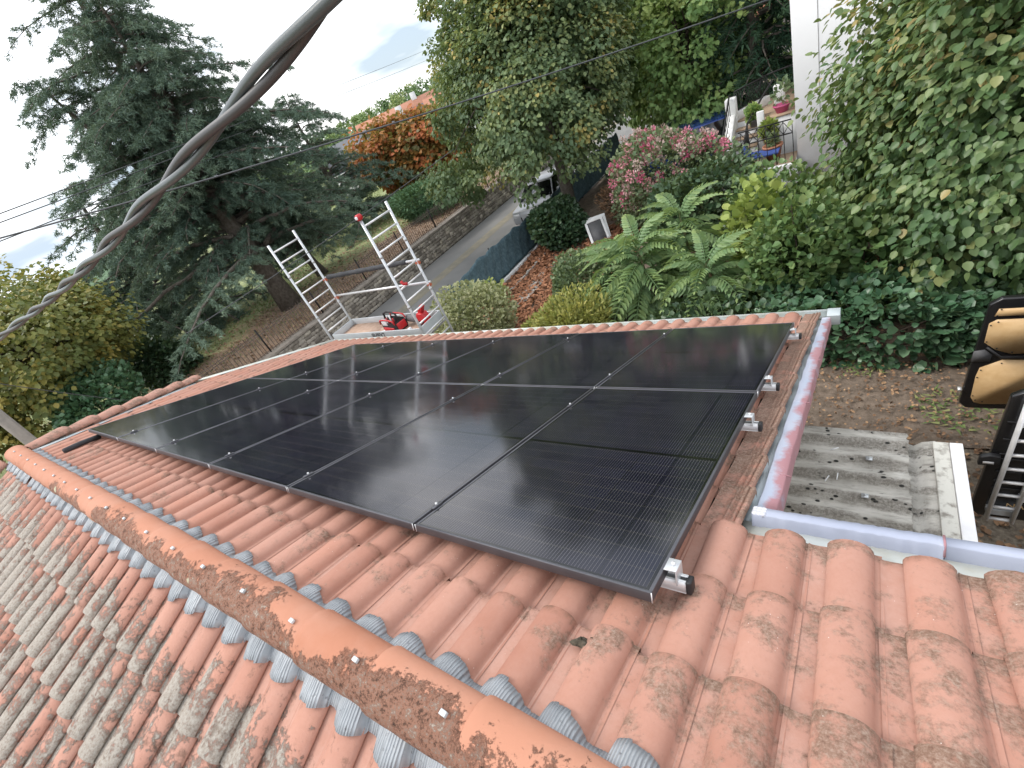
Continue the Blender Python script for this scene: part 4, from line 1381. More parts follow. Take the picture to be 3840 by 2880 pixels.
for i in range(13):
    o = dup(post0, fence, Matrix.Translation((0.015, 1.1 + 2.45 * i - 12, 0)))
    o.name = 'post'
for z in (0.70, 0.78, 0.10):
    MB().box((-0.012, -11.2, z - 0.010), (0.012, 18.5, z + 0.010)).build('rail', 'rust_iron', fence)
bpy.data.objects.remove(bar0)
bpy.data.objects.remove(post0)

# blue-green screen along the garden edge
XS = -9.45
scr = thing('screen_fence', 'blue-green mesh screen fence between the road and the garden', 'fence', (XS, 14, ZG))
r = np.random.default_rng(9)
ny, nz = 150, 10
V, F = [], []
tops = np.cumsum(r.normal(0, 0.012, ny + 1))
for i in range(ny + 1):
    y = 8.9 + 15.0 * i / ny
    top = 1.05 + 0.02 * math.sin(y * 3.1) + 0.03 * math.sin(y * 7.7 + 1) + max(-0.06, min(0.06, tops[i]))
    for k in range(nz + 1):
        t = k / nz
        V.append((XS + 0.02 * math.sin(y * 5 + t * 3) + 0.012 * math.sin(y * 13 - t * 9) - 0.10 * t, y, ZG + 0.08 + t * top))
for i in range(ny):
    for k in range(nz):
        q = i * (nz + 1) + k
        F.append((q, q + nz + 1, q + nz + 2, q + 1))
o = mesh_np('screen', V, np.array(F), 'screen', scr, True)
local(scr, o)
o.modifiers.new('solid', 'SOLIDIFY').thickness = 0.01
for i in range(7):
    y = 9.0 + 2.4 * i
    local(scr, MB().tube([(XS - 0.06, y, ZG), (XS - 0.13, y, ZG + 1.22)], 0.022, 8).build('post', 'iron', scr))
edge = thing('garden_edging', 'white painted edging blocks at the foot of the screen fence', 'edging', (XS + 0.16, 12, ZG))
y = 8.9
while y < 17.3:
    L = r.uniform(0.32, 0.5)
    mb = MB().box((XS + 0.10, y, ZG - 0.02), (XS + 0.21 + r.normal(0, 0.006), y + L - 0.012, ZG + 0.12 + r.normal(0, 0.012)))
    local(edge, mb.build('block', 'white_paint', edge, bevel=0.012))
    y += L
path = thing('garden_path', 'narrow worn concrete path strip in the garden below the eave', 'path', (-7.9, 9.5, ZG))
for i in range(5):
    y = 8.1 + 0.78 * i
    mb = MB().box((-8.05 + 0.02 * i, y, ZG - 0.02), (-7.62 + 0.03 * i - 0.03 * (i % 2), y + 0.76, ZG + 0.075))
    local(path, mb.build('slab', 'cobble', path, bevel=0.01))
brd = thing('garden_border', 'low jagged border of small edging stones in the leaf litter', 'border', (-8.6, 10, ZG))
for i in range(44):
    y = 7.6 + 0.125 * i
    mb = MB().box((-8.62 + r.normal(0, 0.01), y, ZG), (-8.54, y + 0.115, ZG + 0.09 + r.normal(0, 0.012)))
    local(brd, mb.build('border_stone', 'cobble', brd, bevel=0.008))

# ================================================================== cars
def car(name, label, loc, rz, paint, cat='car', group=None):
    t = thing(name, label, cat, loc, group)
    t.rotation_euler = (0, 0, rz)
    # side profile (x along the car, z up), body narrower towards the roof
    body = [(-2.0, 0.32), (-2.02, 0.62), (-1.93, 0.86), (-1.05, 0.94), (1.55, 0.95), (1.95, 0.88), (2.0, 0.60), (1.96, 0.30)]
    MB().prism(body, -0.84, 0.84).build('body', paint, t, bevel=0.07)
    lo = [(-1.10, 0.93), (1.62, 0.94)]
    cab = [(-1.08, 0.93, 0.80), (-0.42, 1.40, 0.62), (1.05, 1.43, 0.62), (1.62, 0.94, 0.80)]
    V = [(x, -w, z) for x, z, w in cab] + [(x, w, z) for x, z, w in cab]
    MB().add(V, [(0, 1, 5, 4), (2, 3, 7, 6), (0, 3, 2, 1), (4, 5, 6, 7)]).build('windows', 'van_glass', t)
    MB().add([(-0.46, -0.64, 1.385), (1.09, -0.64, 1.415), (1.09, 0.64, 1.415), (-0.46, 0.64, 1.385), (-0.34, -0.56, 1.45), (0.95, -0.56, 1.47), (0.95, 0.56, 1.47), (-0.34, 0.56, 1.45)],
             [(0, 3, 2, 1), (4, 5, 6, 7), (0, 1, 5, 4), (1, 2, 6, 5), (2, 3, 7, 6), (3, 0, 4, 7)]).build('roof', paint, t, bevel=0.03)
    for sgn in (-1, 1):
        for (a, b) in (((-1.08, 0.93), (-0.42, 1.40)), ((0.28, 0.93), (0.26, 1.41)), ((1.62, 0.94), (1.05, 1.42))):
            MB().tube([(a[0], sgn * 0.80, a[1]), (b[0], sgn * 0.625, b[1])], 0.03, 6).build('pillar', paint, t)
        for x in (-1.28, 1.25):
            w = MB()
            w.lathe([(0.0, -0.09), (0.24, -0.09), (0.31, -0.07), (0.31, 0.07), (0.24, 0.09), (0.0, 0.09)], n=20)
            o = w.build('wheel', 'tyre', t, smooth=False)
            o.matrix_local = Matrix.Translation((x, sgn * 0.77, 0.31)) @ Matrix.Rotation(R(90), 4, 'X')
            w2 = MB().lathe([(0.0, -0.1), (0.19, -0.1), (0.19, 0.1), (0.0, 0.1)], n=14).build('rim', 'alu', o)
        MB().box((-2.03, sgn * 0.62 - 0.14, 0.62), (-1.94, sgn * 0.62 + 0.14, 0.76)).build('headlight', 'alu_bright', t, bevel=0.02)
        MB().box((1.93, sgn * 0.66 - 0.12, 0.66), (2.02, sgn * 0.66 + 0.12, 0.84)).build('tail_light', 'lamp_red', t, bevel=0.02)
        MB().box((-0.75, sgn * 0.93 - 0.07, 0.95), (-0.62, sgn * 0.93 + 0.07, 1.07)).build('mirror', paint, t, bevel=0.03)
    return t
car('parked_car', 'silver car parked on the road half hidden under the big tree', (-10.75, 17.9, ZG + 0.005), R(95), 'silver_paint')
car('parked_car', 'dark blue car parked behind the white garden steps', (-4.4, 17.7, -3.85), R(12), 'blue_paint')

# ================================================================== van with its rear doors open
van = thing('van', 'black van with plywood-lined rear doors swung wide open beside the hedge', 'van', (4.0, 4.35, ZG))
def vp(mb, name, mat, parent=None, **k):
    o = mb.build(name, mat, parent or van, **k)
    if parent is None:
        local(van, o)
    return o
YV0, YV1, XV = 3.55, 5.16, 2.17
ZT, ZB = -2.18, -3.70
prof = [(XV, ZB), (XV, -2.30), (XV + 0.10, -2.14), (XV + 2.5, -2.10), (XV + 3.05, -2.75), (XV + 3.9, -2.98), (XV + 4.1, -3.3), (XV + 4.1, ZB - 0.1), (XV + 0.2, ZB - 0.1)]
vp(MB().prism(prof, YV0, YV1), 'body', 'van_black', bevel=0.05)
for x in (XV + 0.75, XV + 3.3):
    for y in (YV0 + 0.08, YV1 - 0.08):
        o = vp(MB().lathe([(0.0, -0.1), (0.24, -0.1), (0.32, -0.08), (0.32, 0.08), (0.24, 0.1), (0.0, 0.1)], n=20), 'wheel', 'tyre')
        o.matrix_parent_inverse = Matrix.Identity(4)
        o.matrix_local = Matrix.Translation((x - 4.0, y - 4.35, 0.32)) @ Matrix.Rotation(R(90), 4, 'X')
# far door: inner face to the camera
def door_outline(x0, x1, z0, z1, lean):
    return [(x0, z0 + 0.08), (x0 + 0.06, z0), (x1, z0), (x1, z1), (x0 + 0.14 + lean, z1), (x0 + 0.05 + lean, z1 - 0.07)]
fd = vp(MB().prism(door_outline(1.415, XV - 0.01, -3.76, -2.27, 0.06), YV1 - 0.0, YV1 + 0.07), 'rear_door', 'van_black', bevel=0.012)
tag(fd, 'open door showing its inner plywood panels')
YI = YV1 - 0.004
def panelz(poly, name, mat, y0=YI - 0.008, y1=YI, parent=None):
    o = MB().prism(poly, y0, y1).build(name, mat, parent or fd)
    return o
fd_panels = [
    [(1.575, -2.47), (1.60, -2.385), (2.10, -2.385), (2.10, -2.47)],
    [(1.535, -2.80), (1.545, -2.56), (1.60, -2.515), (2.10, -2.515), (2.10, -2.93), (1.76, -2.96), (1.63, -2.90)],
    [(1.505, -3.58), (1.515, -3.27), (1.535, -3.15), (1.70, -3.04), (2.10, -3.05), (2.10, -3.66), (1.60, -3.68), (1.535, -3.655)],
]
for pl in fd_panels:
    q = panelz(pl, 'plywood_panel', 'plywood')
    cx = sum(p[0] for p in pl) / len(pl)
    cz = sum(p[1] for p in pl) / len(pl)
    for (a, b) in pl:
        s = MB().lathe([(0, 0), (0.008, 0), (0.007, 0.003), (0, 0.004)], n=8).build('screw', 'black_plastic', q)
        s.matrix_local = Matrix.Translation((a + (cx - a) * 0.07, YI - 0.0085, b + (cz - b) * 0.12)) @ Matrix.Rotation(R(90), 4, 'X')
panelz([(1.455, -3.06), (1.465, -2.92), (1.55, -2.90), (1.615, -2.97), (1.605, -3.06)], 'latch_cover', 'grey_plastic')
MB().tube([(1.56, YI - 0.02, -2.86), (1.68, YI - 0.03, -2.985), (2.12, YI - 0.03, -2.985)], 0.014, 8).build('grab_bar', 'black_plastic', fd, smooth=True)
MB().box((1.385, YI - 0.01, -3.49), (1.42, YI + 0.04, -3.465)).build('latch', 'alu_bright', fd)
# near door: outer face to the camera, ribbed, with a ladder fixed on it
nd = vp(MB().prism(door_outline(1.355, XV - 0.01, -3.67, -2.09, 0.05), YV0 - 0.065, YV0), 'rear_door', 'van_black', bevel=0.012)
tag(nd, 'open door with black outer skin and a small ladder')
YO = YV0 - 0.066
for z in (-2.42, -2.62, -2.80, -2.86, -3.02, -3.14, -3.24):
    MB().box((1.46, YO - 0.012, z - 0.010), (2.10, YO, z + 0.010)).build('rib', 'van_black', nd, bevel=0.004)
MB().prism([(1.33, -2.92), (1.47, -2.90), (1.47, -2.80), (1.40, -2.79), (1.34, -2.82)], YO - 0.05, YO).build('handle', 'black_plastic', nd, bevel=0.01)
MB().box((1.36, YO - 0.056, -2.885), (1.43, YO - 0.049, -2.862)).build('handle_badge', 'alu_bright', nd)
MB().box((1.64, YO - 0.010, -3.40), (2.05, YO, -3.29)).build('number_plate', 'white', nd, bevel=0.003)
MB().box((1.64, YO - 0.0125, -3.40), (1.68, YO - 0.0102, -3.29)).build('plate_band', 'blue_paint', nd)
def lettering(txt, size, mtx, mat, parent, name):
    c = bpy.data.curves.new(name, 'FONT')
    c.body = txt
    c.size = size
    c.extrude = 0.001
    t_ = bpy.data.objects.new(name + '_src', c)
    COL.objects.link(t_)
    bpy.context.view_layer.update()
    m_ = bpy.data.meshes.new_from_object(t_)
    bpy.data.objects.remove(t_)
    m_.materials.clear()
    m_.materials.append(M[mat])
    o_ = bpy.data.objects.new(name, m_)
    COL.objects.link(o_)
    o_.parent = parent
    o_.matrix_local = mtx
    return o_
lettering('NA', 0.085, Matrix(((1, 0, 0, 1.58), (0, 0, -1, YO - 0.002), (0, 1, 0, -3.50), (0, 0, 0, 1))), 'plywood', nd, 'badge_letters')
lad = thing('ladder', 'short aluminium ladder bolted upright on the black van door', 'ladder', (1.6, YO - 0.05, -3.6))
def lp(mb, name, mat, **k):
    return local(lad, mb.build(name, mat, lad, **k))
ya = YO - 0.085
for (xb, xt) in ((1.455, 1.53), (1.625, 1.70)):
    lp(MB().box((-0.014, -0.02, 0), (0.014, 0.02, 1.47)), 'stile', 'alu_bright').matrix_basis = Matrix.Translation((xb, ya, -3.61)) @ Matrix.Rotation(math.atan2(xt - xb, 1.47), 4, 'Y')
for i in range(9):
    z = -3.585 + 0.172 * i
    d = 0.075 * (z + 3.61) / 1.47
    lp(MB().tube([(1.455 + d, ya, z), (1.625 + d, ya, z)], 0.015, 8), 'rung', 'alu_bright', smooth=True)
for (x, z) in ((1.50, -3.52), (1.60, -2.19)):
    lp(MB().box((x - 0.05, YO - 0.065, z - 0.035), (x + 0.14, YO - 0.001, z + 0.035)), 'bracket', 'alu', bevel=0.004)

# ================================================================== white house and garden steps
wh = thing('white_house', 'tall plain white rendered house behind the broad-leaved tree', 'house', (3.5, 17.5, ZG))
def whp(mb, name, mat, **k):
    return local(wh, mb.build(name, mat, wh, **k))
HX, HY = -1.0, 14.15
whp(MB().box((HX, HY, ZG - 0.3), (8.5, 22.5, 3.2)), 'wall', 'render_white')
whp(MB().box((HX + 0.51, HY - 0.006, ZG), (HX + 0.516, HY + 0.0, 3.2)), 'render_joint', 'cobble')
whp(MB().prism([(HX - 0.5, 3.15), (9.0, 3.15), (3.9, 5.4)], HY - 0.5, 23.0), 'roof', 'far_tile')
whp(MB().box((HX - 0.5, HY - 0.62, 3.02), (9.0, HY - 0.5, 3.16)), 'gutter', 'zinc_light')
for (x0, z0) in ((3.2, -3.0), (6.0, -3.0), (3.2, -0.1), (6.0, -0.1)):
    f = whp(MB().box((x0, HY - 0.03, z0), (x0 + 1.1, HY - 0.001, z0 + 1.4)), 'window', 'white')
    MB().box((x0 + 0.08, HY - 0.034, z0 + 0.08), (x0 + 0.52, HY - 0.031, z0 + 1.32)).build('pane', 'van_glass', f)
    MB().box((x0 + 0.58, HY - 0.034, z0 + 0.08), (x0 + 1.02, HY - 0.031, z0 + 1.32)).build('pane', 'van_glass', f)
stp = thing('garden_steps', 'white walled garden steps with black iron handrail by the white house', 'steps', (-2.0, 15.0, ZG))
def gp(mb, name, mat, **k):
    return local(stp, mb.build(name, mat, stp, **k))
gp(MB().box((-2.60, 15.62, ZG), (-1.02, 17.9, -2.29)), 'landing', 'white_paint')
gp(MB().box((-1.98, 15.0, ZG), (-1.02, 15.615, -2.29)), 'landing', 'white_paint')
gp(MB().box((-2.60, 15.62, -2.288), (-1.02, 17.9, -2.25)), 'landing_paving', 'stair_tread')
gp(MB().box((-1.98, 14.98, -2.288), (-1.02, 15.61, -2.25)), 'landing_paving', 'stair_tread')
for i in range(4):
    y1 = 15.615 - 0.31 * i
    zt = -2.29 - 0.17 * (i + 1)
    gp(MB().box((-2.60, y1 - 0.305, ZG), (-2.0, y1, zt)), 'step', 'white_paint')
    gp(MB().box((-2.60, y1 - 0.325, zt + 0.002), (-2.0, y1 - 0.003, zt + 0.035)), 'tread', 'stair_tread')
# stepped white parapet on the left with a post
gp(MB().add([(-2.82, 13.9, ZG), (-2.61, 13.9, ZG), (-2.61, 15.55, ZG), (-2.82, 15.55, ZG), (-2.82, 13.9, -2.85), (-2.61, 13.9, -2.85), (-2.61, 15.55, -2.02), (-2.82, 15.55, -2.02)],
            [(0, 3, 2, 1), (4, 5, 6, 7), (0, 1, 5, 4), (1, 2, 6, 5), (2, 3, 7, 6), (3, 0, 4, 7)]), 'parapet', 'white_paint', bevel=0.02)
gp(MB().box((-2.86, 15.56, ZG), (-2.58, 15.84, -1.61)), 'post', 'white_paint', bevel=0.03)
bp = [(-2.57, 15.72), (-1.86, 16.72), (-1.98, 16.80), (-2.69, 15.80)]
gp(MB().prism(bp, -2.249, -2.03, axis='z'), 'parapet', 'white_paint', bevel=0.015)
gp(MB().box((-1.67, 15.86, -2.249), (-1.41, 16.08, -1.68)), 'pillar', 'white_paint', bevel=0.03)
gp(MB().box((-1.98, 14.90, -3.05), (-1.80, 14.975, -2.0)), 'pillar', 'white_paint', bevel=0.02)
def at_t(t, z):
    return (-2.62 + 0.70 * t, 15.78 + 0.98 * t, z)
for z in (-1.99, -1.50):
    gp(MB().tube([at_t(0, z), at_t(1, z)], 0.022, 8), 'rail', 'iron', smooth=True)
gp(MB().tube([at_t(1, -1.50), (-1.60, 16.95, -1.50), (-1.05, 17.0, -1.50)], 0.022, 8), 'rail', 'iron', smooth=True)
for i in range(16):
    t = i / 15
    if i < 4 or i > 12:
        gp(MB().tube([at_t(t, -1.99), at_t(t, -1.50)], 0.012, 6), 'baluster', 'iron')
for i in range(7):
    t = 0.24 + 0.085 * i
    gp(MB().tube([at_t(t, -1.99), at_t(min(t + 0.25, 0.84), -1.50)], 0.009, 6), 'lattice_bar', 'iron')
    gp(MB().tube([at_t(t, -1.50), at_t(min(t + 0.25, 0.84), -1.99)], 0.009, 6), 'lattice_bar', 'iron')
# handrails of the flight
gp(MB().tube([(-1.70, 16.0, -1.56), (-1.86, 15.7, -1.74), (-2.22, 14.9, -2.22), (-2.22, 14.2, -2.55)], 0.026, 8), 'handrail', 'iron', smooth=True)
gp(MB().tube([(-2.72, 15.6, -1.52), (-2.72, 14.0, -2.32), (-2.72, 13.9, -2.80)], 0.024, 8), 'handrail', 'iron', smooth=True)
for i in range(8):
    y = 14.05 + 0.2 * i
    gp(MB().tube([(-2.72, y, -2.80 + 0.50 * (y - 13.9)), (-2.72, y, -2.32 + 0.5 * (y - 14.0))], 0.010, 6), 'baluster', 'iron')
    y = 14.25 + 0.095 * i
    gp(MB().tube([(-2.22, y, -3.0), (-2.22, y, -2.53 + 0.47 * (y - 14.25))], 0.010, 6), 'baluster', 'iron')
# lower terrace with its low wall
ter = thing('terrace', 'small tan paved terrace with low white wall below the garden steps', 'terrace', (-1.6, 13.8, ZG))
local(ter, MB().box((-2.55, 13.22, ZG), (-1.01, 14.37, -3.12)).build('base', 'white_paint', ter))
local(ter, MB().box((-2.50, 13.23, -3.118), (-1.01, 14.37, -3.08)).build('paving', 'stair_tread', ter))
local(ter, MB().box((-2.60, 13.08, ZG), (-1.01, 13.215, -2.98)).build('low_wall', 'white_paint', ter, bevel=0.02))
for i in range(7):
    x = -2.15 + 0.19 * i
    local(ter, MB().tube([(x, 13.45, -3.08), (x, 13.45, -2.07)], 0.009, 6).build('baluster', 'iron', ter))
    if i < 6:
        local(ter, MB().tube([(x, 13.45, -2.35), (x + 0.19, 13.45, -2.07)], 0.008, 6).build('lattice_bar', 'iron', ter))
        local(ter, MB().tube([(x, 13.45, -2.07), (x + 0.19, 13.45, -2.35)], 0.008, 6).build('lattice_bar', 'iron', ter))
for z in (-2.05, -2.36):
    local(ter, MB().tube([(-2.20, 13.45, z), (-1.02, 13.45, z)], 0.016, 8).build('rail', 'iron', ter))
# blue chair on the terrace
ch = thing('garden_chair', 'blue fabric garden chair on the small terrace', 'chair', (-1.68, 13.85, -3.08))
MB().box((-0.32, -0.26, 0.26), (0.32, 0.26, 0.30)).build('seat', 'blue_cloth', ch, bevel=0.01)
MB().prism([(-0.34, 0.28), (-0.31, 0.28), (-0.50, 0.52), (-0.54, 0.52)], -0.26, 0.26).build('backrest', 'blue_cloth', ch, bevel=0.008)
for (x, y) in ((-0.28, -0.24), (0.28, -0.24), (-0.28, 0.24), (0.28, 0.24)):
    MB().tube([(x, y, 0), (x * 0.9, y, 0.27)], 0.012, 6).build('leg', 'iron', ch)

# stacked old window frames in the garden
fr = thing('window_frames', 'stack of old white window frames leaning in the garden near the big trunk', 'window frames', (-6.6, 13.3, ZG))
for i in range(3):
    mb = MB()
    w, h = 0.62 + 0.04 * (i % 2), 0.95
    for (a, b, c, d) in ((0, w, 0, 0.08), (0, w, h - 0.08, h), (0, 0.08, 0.08, h - 0.08), (w - 0.08, w, 0.08, h - 0.08)):
        mb.box((a, -0.03, c), (b, 0.03, d))
    o = mb.build('frame', 'white_paint', fr, bevel=0.005)
    m = Matrix.Translation((-0.30 + 0.06 * i, -0.13 * i, 0.02)) @ Matrix.Rotation(R(24 + 4 * i), 4, 'Z') @ Matrix.Rotation(R(-52), 4, 'X')
    o.matrix_local = m
    g = MB().box((0.08, -0.004, 0.08), (w - 0.08, 0.004, h - 0.08)).build('pane', 'grey_plastic' if i else 'zinc', o)

# ================================================================== cables
def helix(path, rad_w, turns_per_m, phase, n):
    P = [Vector(p) for p in path]
    # Catmull-Rom through the points
    out = []
    segs = len(P) - 1
    for i in range(n + 1):
        t = i / n * segs
        k = min(int(t), segs - 1)
        u = t - k
        p0, p1, p2, p3 = P[max(k - 1, 0)], P[k], P[k + 1], P[min(k + 2, segs)]
        out.append(0.5 * ((2 * p1) + (p2 - p0) * u + (2 * p0 - 5 * p1 + 4 * p2 - p3) * u * u + (3 * p1 - p0 - 3 * p2 + p3) * u ** 3))
    res = []
    s = 0.0
    for i, p in enumerate(out):
        if i:
            s += (p - out[i - 1]).length
        d = (out[min(i + 1, n)] - out[max(i - 1, 0)]).normalized()
        a = Vector((0, 0, 1)) - d * d.z
        a.normalize()
        b = d.cross(a)
        an = 2 * math.pi * turns_per_m * (s + 0.22 * min(s, 2.2) ** 1.6) + phase
        res.append(p + (a * math.cos(an) + b * math.sin(an)) * rad_w)
    return res
CPATH = [(0.2056, -0.2527, 1.4992), (0.0557, -0.2309, 1.4853), (-0.1657, -0.2163, 1.4682), (-0.5407, -0.2196, 1.4332), (-1.1646, -0.2407, 1.3743), (-2.0898, -0.3015, 1.3069), (-4.2777, -0.6033, 1.1551), (-10.2588, -1.8972, 0.7275)]
cab = thing('service_cable', 'thick twisted grey service cable crossing the sky close to the camera', 'cable', CPATH[-1])
for k, (ph, mt) in enumerate(((2.9, 'cable'), (2.9 + math.pi, 'cable2'))):
    mb = MB().tube(helix(CPATH, 0.0071, 1.45, ph, 420), 0.0067, 14)
    local(cab, mb.build('strand', mt, cab, smooth=True))
WIRES = [((-11.34, 1.3, 2.36), (-0.8, 11.77, 0.55), 0.013, 0.12, 'thick black overhead cable running across in front of the big trees'), ((-12.29, 1.7, 2.73), (-34.82, 47.84, 5.88), 0.01, 0.1, 'thin overhead wire, topmost of those crossing the cedar'), ((-12.3, 1.6, 2.61), (-35.14, 47.61, 5.07), 0.01, 0.1, 'thin overhead wire, second of those crossing the cedar'), ((-12.34, 1.39, 2.35), (-35.46, 47.37, 4.24), 0.01, 0.1, 'thin overhead wire, lowest of those crossing the cedar into the sky'), ((-9.54, 2.43, -0.23), (-7.7, 9.42, 0.33), 0.008, 0.05, 'thin dark wire passing low in front of the cedar trunk'), ((-8.49, -0.13, 0.74), (-9.33, 1.16, -0.8), 0.006, 0.03, 'thin green line stretched low over the left lawn')]

def sag(a, b, s, n=30):
    return [(a[0] + (b[0] - a[0]) * i / n, a[1] + (b[1] - a[1]) * i / n, a[2] + (b[2] - a[2]) * i / n - s * 4 * (i / n) * (1 - i / n)) for i in range(n + 1)]
for (a, b, rad, s, lab) in WIRES:
    mb = MB().tube(sag(a, b, s), rad, 6)
    tag(mb.build('overhead_wire', 'wire', None, smooth=True), lab, 'wire', 'overhead wires')
# wooden pole at the left edge and a thin hose-like cable beside it
pl = thing('wooden_pole', 'weathered grey wooden post beyond the roof corner at the left edge', 'pole', (-11.0, -0.22, ZG))
local(pl, MB().tube([(-11.0, -0.22, ZG), (-11.0, -0.22, 0.9)], [0.10, 0.085], 12).build('shaft', 'wood_grey', pl, smooth=True))
local(pl, MB().tube([(-11.0, -0.22, 0.9), (-11.0, -0.22, 0.93)], [0.09, 0.08], 12).build('pole_cap', 'zinc', pl, smooth=True))
# ================================================================== plants
def unit(v):
    return v / (np.linalg.norm(v, axis=-1, keepdims=True) + 1e-9)
def leaf_geo(P, D, N, L, Wd, shape='leaf', curl=0.18):
    """one folded leaf per row: P base, D direction, N up side, L length, Wd half width"""
    n = len(P)
    D = unit(D)
    S = unit(np.cross(D, N))
    U = np.cross(S, D)
    L = np.broadcast_to(np.asarray(L, float), (n,))[:, None]
    Wd = np.broadcast_to(np.asarray(Wd, float), (n,))[:, None]
    if shape == 'leaf':
        v = [P, P + D * L * .35 + S * Wd + U * Wd * .30, P + D * L * .72 + S * Wd * .80 + U * (Wd * .15 - L * curl * .4), P + D * L - U * L * curl,
             P + D * L * .72 - S * Wd * .80 + U * (Wd * .15 - L * curl * .4), P + D * L * .35 - S * Wd + U * Wd * .30]
        V = np.stack(v, 1).reshape(-1, 3)
        b = np.arange(n)[:, None] * 6
        F = np.concatenate([b + np.array([[0, 1, 2, 3]]), b + np.array([[0, 3, 4, 5]])], 1).reshape(-1, 4)
        return V, F, 2
    if shape == 'round':
        v = [P, P + D * L * .16 + S * Wd * .80 + U * Wd * .22, P + D * L * .45 + S * Wd * 1.05 + U * (Wd * .24 - L * curl * .12), P + D * L * .76 + S * Wd * .66 + U * (Wd * .12 - L * curl * .45), P + D * L - U * L * curl,
             P + D * L * .76 - S * Wd * .66 + U * (Wd * .12 - L * curl * .45), P + D * L * .45 - S * Wd * 1.05 + U * (Wd * .24 - L * curl * .12), P + D * L * .16 - S * Wd * .80 + U * Wd * .22]
        V = np.stack(v, 1).reshape(-1, 3)
        b = np.arange(n)[:, None] * 8
        F = np.concatenate([b + np.array([[0, 1, 2, 3, 4]]), b + np.array([[0, 4, 5, 6, 7]])], 1).reshape(-1, 5)
        return V, F, 2
    if shape == 'diamond':
        v = [P, P + D * L * .5 + S * Wd + U * Wd * .25, P + D * L - U * L * curl, P + D * L * .5 - S * Wd + U * Wd * .25]
        V = np.stack(v, 1).reshape(-1, 3)
        F = (np.arange(n)[:, None] * 4 + np.array([[0, 1, 2, 3]]))
        return V, F, 1
    v = [P - S * Wd * .5, P + S * Wd * .5, P + D * L - U * L * curl]          # blade
    V = np.stack(v, 1).reshape(-1, 3)
    F = (np.arange(n)[:, None] * 3 + np.array([[0, 1, 2]]))
    return V, F, 1
def leaf_obj(name, P, D, N, L, Wd, mat, parent=None, tone=None, shape='leaf', curl=0.18):
    V, F, k = leaf_geo(P, D, N, L, Wd, shape, curl)
    if tone is None:
        tone = rng.uniform(0, 1, len(P))
    o = mesh_np(name, V, F, mat, parent, False, tone=np.repeat(tone, k))
    if parent is not None:
        local(parent, o)
    return o
def curve_pts(p0, p1, bend, n=6, r=None):
    p0, p1 = np.asarray(p0, float), np.asarray(p1, float)
    out = []
    for i in range(n + 1):
        t = i / n
        out.append(tuple(p0 + (p1 - p0) * t + np.asarray(bend) * math.sin(math.pi * t)))
    return out
def sphere_dirs(r, n):
    v = r.normal(0, 1, (n, 3))
    return unit(v)

def broad_tree(name, label, cat, base, center, radii, n_clump, per, leaf, mat, bark='bark', trunk_r=0.2, seed=1, clump_r=0.55, group=None, limbs=26, bottom=-1.0, zmin=None, lobes=12, trunks=1, shape='leaf', fill=0.45, droop=0.5):
    r = np.random.default_rng(seed)
    t = thing(name, label, cat, base, group)
    center = np.asarray(center, float)
    radii = np.asarray(radii, float)
    # lumpy outline: radius factor by direction
    lob = sphere_dirs(r, lobes)
    amp = r.uniform(0.15, 0.50, lobes)
    d = sphere_dirs(r, n_clump * 3)
    d = d[d[:, 2] > bottom][:n_clump]
    fac = 0.66 + (np.clip(d @ lob.T, 0, 1) ** 5 * amp).sum(1)
    rad = (r.uniform(fill ** 3, 1, len(d))) ** (1 / 3) * fac
    Cc = center + d * rad[:, None] * radii
    Cc = Cc[Cc[:, 2] > (base[2] + 0.25 if zmin is None else zmin)]
    m = len(Cc)
    cr = clump_r * r.uniform(0.6, 1.25, m)
    ctone = np.clip(r.normal(0.45, 0.27, m) + 0.10 * (Cc[:, 2] - center[2]) / radii[2], 0, 1)
    idx = np.repeat(np.arange(m), per)
    off = sphere_dirs(r, len(idx)) * (r.uniform(0.15, 1, len(idx)) ** 0.5)[:, None]
    off[:, 2] *= 0.7
    P = Cc[idx] + off * cr[idx][:, None]
    out = unit(P - center)
    D = unit(off * 0.8 + out * 0.5 + np.array([0, 0, -droop]) + r.normal(0, 0.35, P.shape))
    N = unit(np.array([0, 0, 1.0]) + out * 0.4 + r.normal(0, 0.45, P.shape))
    tone = np.clip(ctone[idx] + r.normal(0, 0.17, len(idx)), 0, 1)
    keep = P[:, 2] > base[2] + 0.1
    sz = leaf * r.uniform(0.65, 1.2, len(P))
    leaf_obj('crown', P[keep], D[keep], N[keep], sz[keep], sz[keep] * 0.40, mat, t, tone[keep], shape)
    # trunk and limbs
    mb = MB()
    fork = np.array([base[0], base[1], min(center[2] - radii[2] * 0.35, base[2] + (center[2] - base[2]) * 0.7)])
    fork[:2] += (center[:2] - fork[:2]) * 0.4
    tb_ = MB()
    tb_.tube(curve_pts(base, fork, (0.10 * trunk_r * 4, 0, 0), 6), [trunk_r * 1.35, trunk_r * 1.08, trunk_r, trunk_r * .96, trunk_r * .9, trunk_r * .86, trunk_r * .8], 10)
    tb_.tube(curve_pts(fork, center + np.array([0, 0, radii[2] * .7]), (0.2, 0.1, 0), 6), [trunk_r * .8, trunk_r * .66, trunk_r * .5, trunk_r * .38, trunk_r * .26, trunk_r * .15, 0.01], 8)
    pick = r.choice(m, min(limbs, m), replace=False)
    for q in pick:
        hz = r.uniform(0.0, 0.75)
        st = fork + (center + np.array([0, 0, radii[2] * .5]) - fork) * hz
        k = trunk_r * (0.42 - 0.28 * hz)
        tb_.tube(curve_pts(st, Cc[q], (r.normal(0, .15), r.normal(0, .15), 0.25), 5), [k, k * .8, k * .6, k * .42, k * .28, 0.008], 6)
    local(t, tb_.build('trunk', bark, t, smooth=True))
    return t

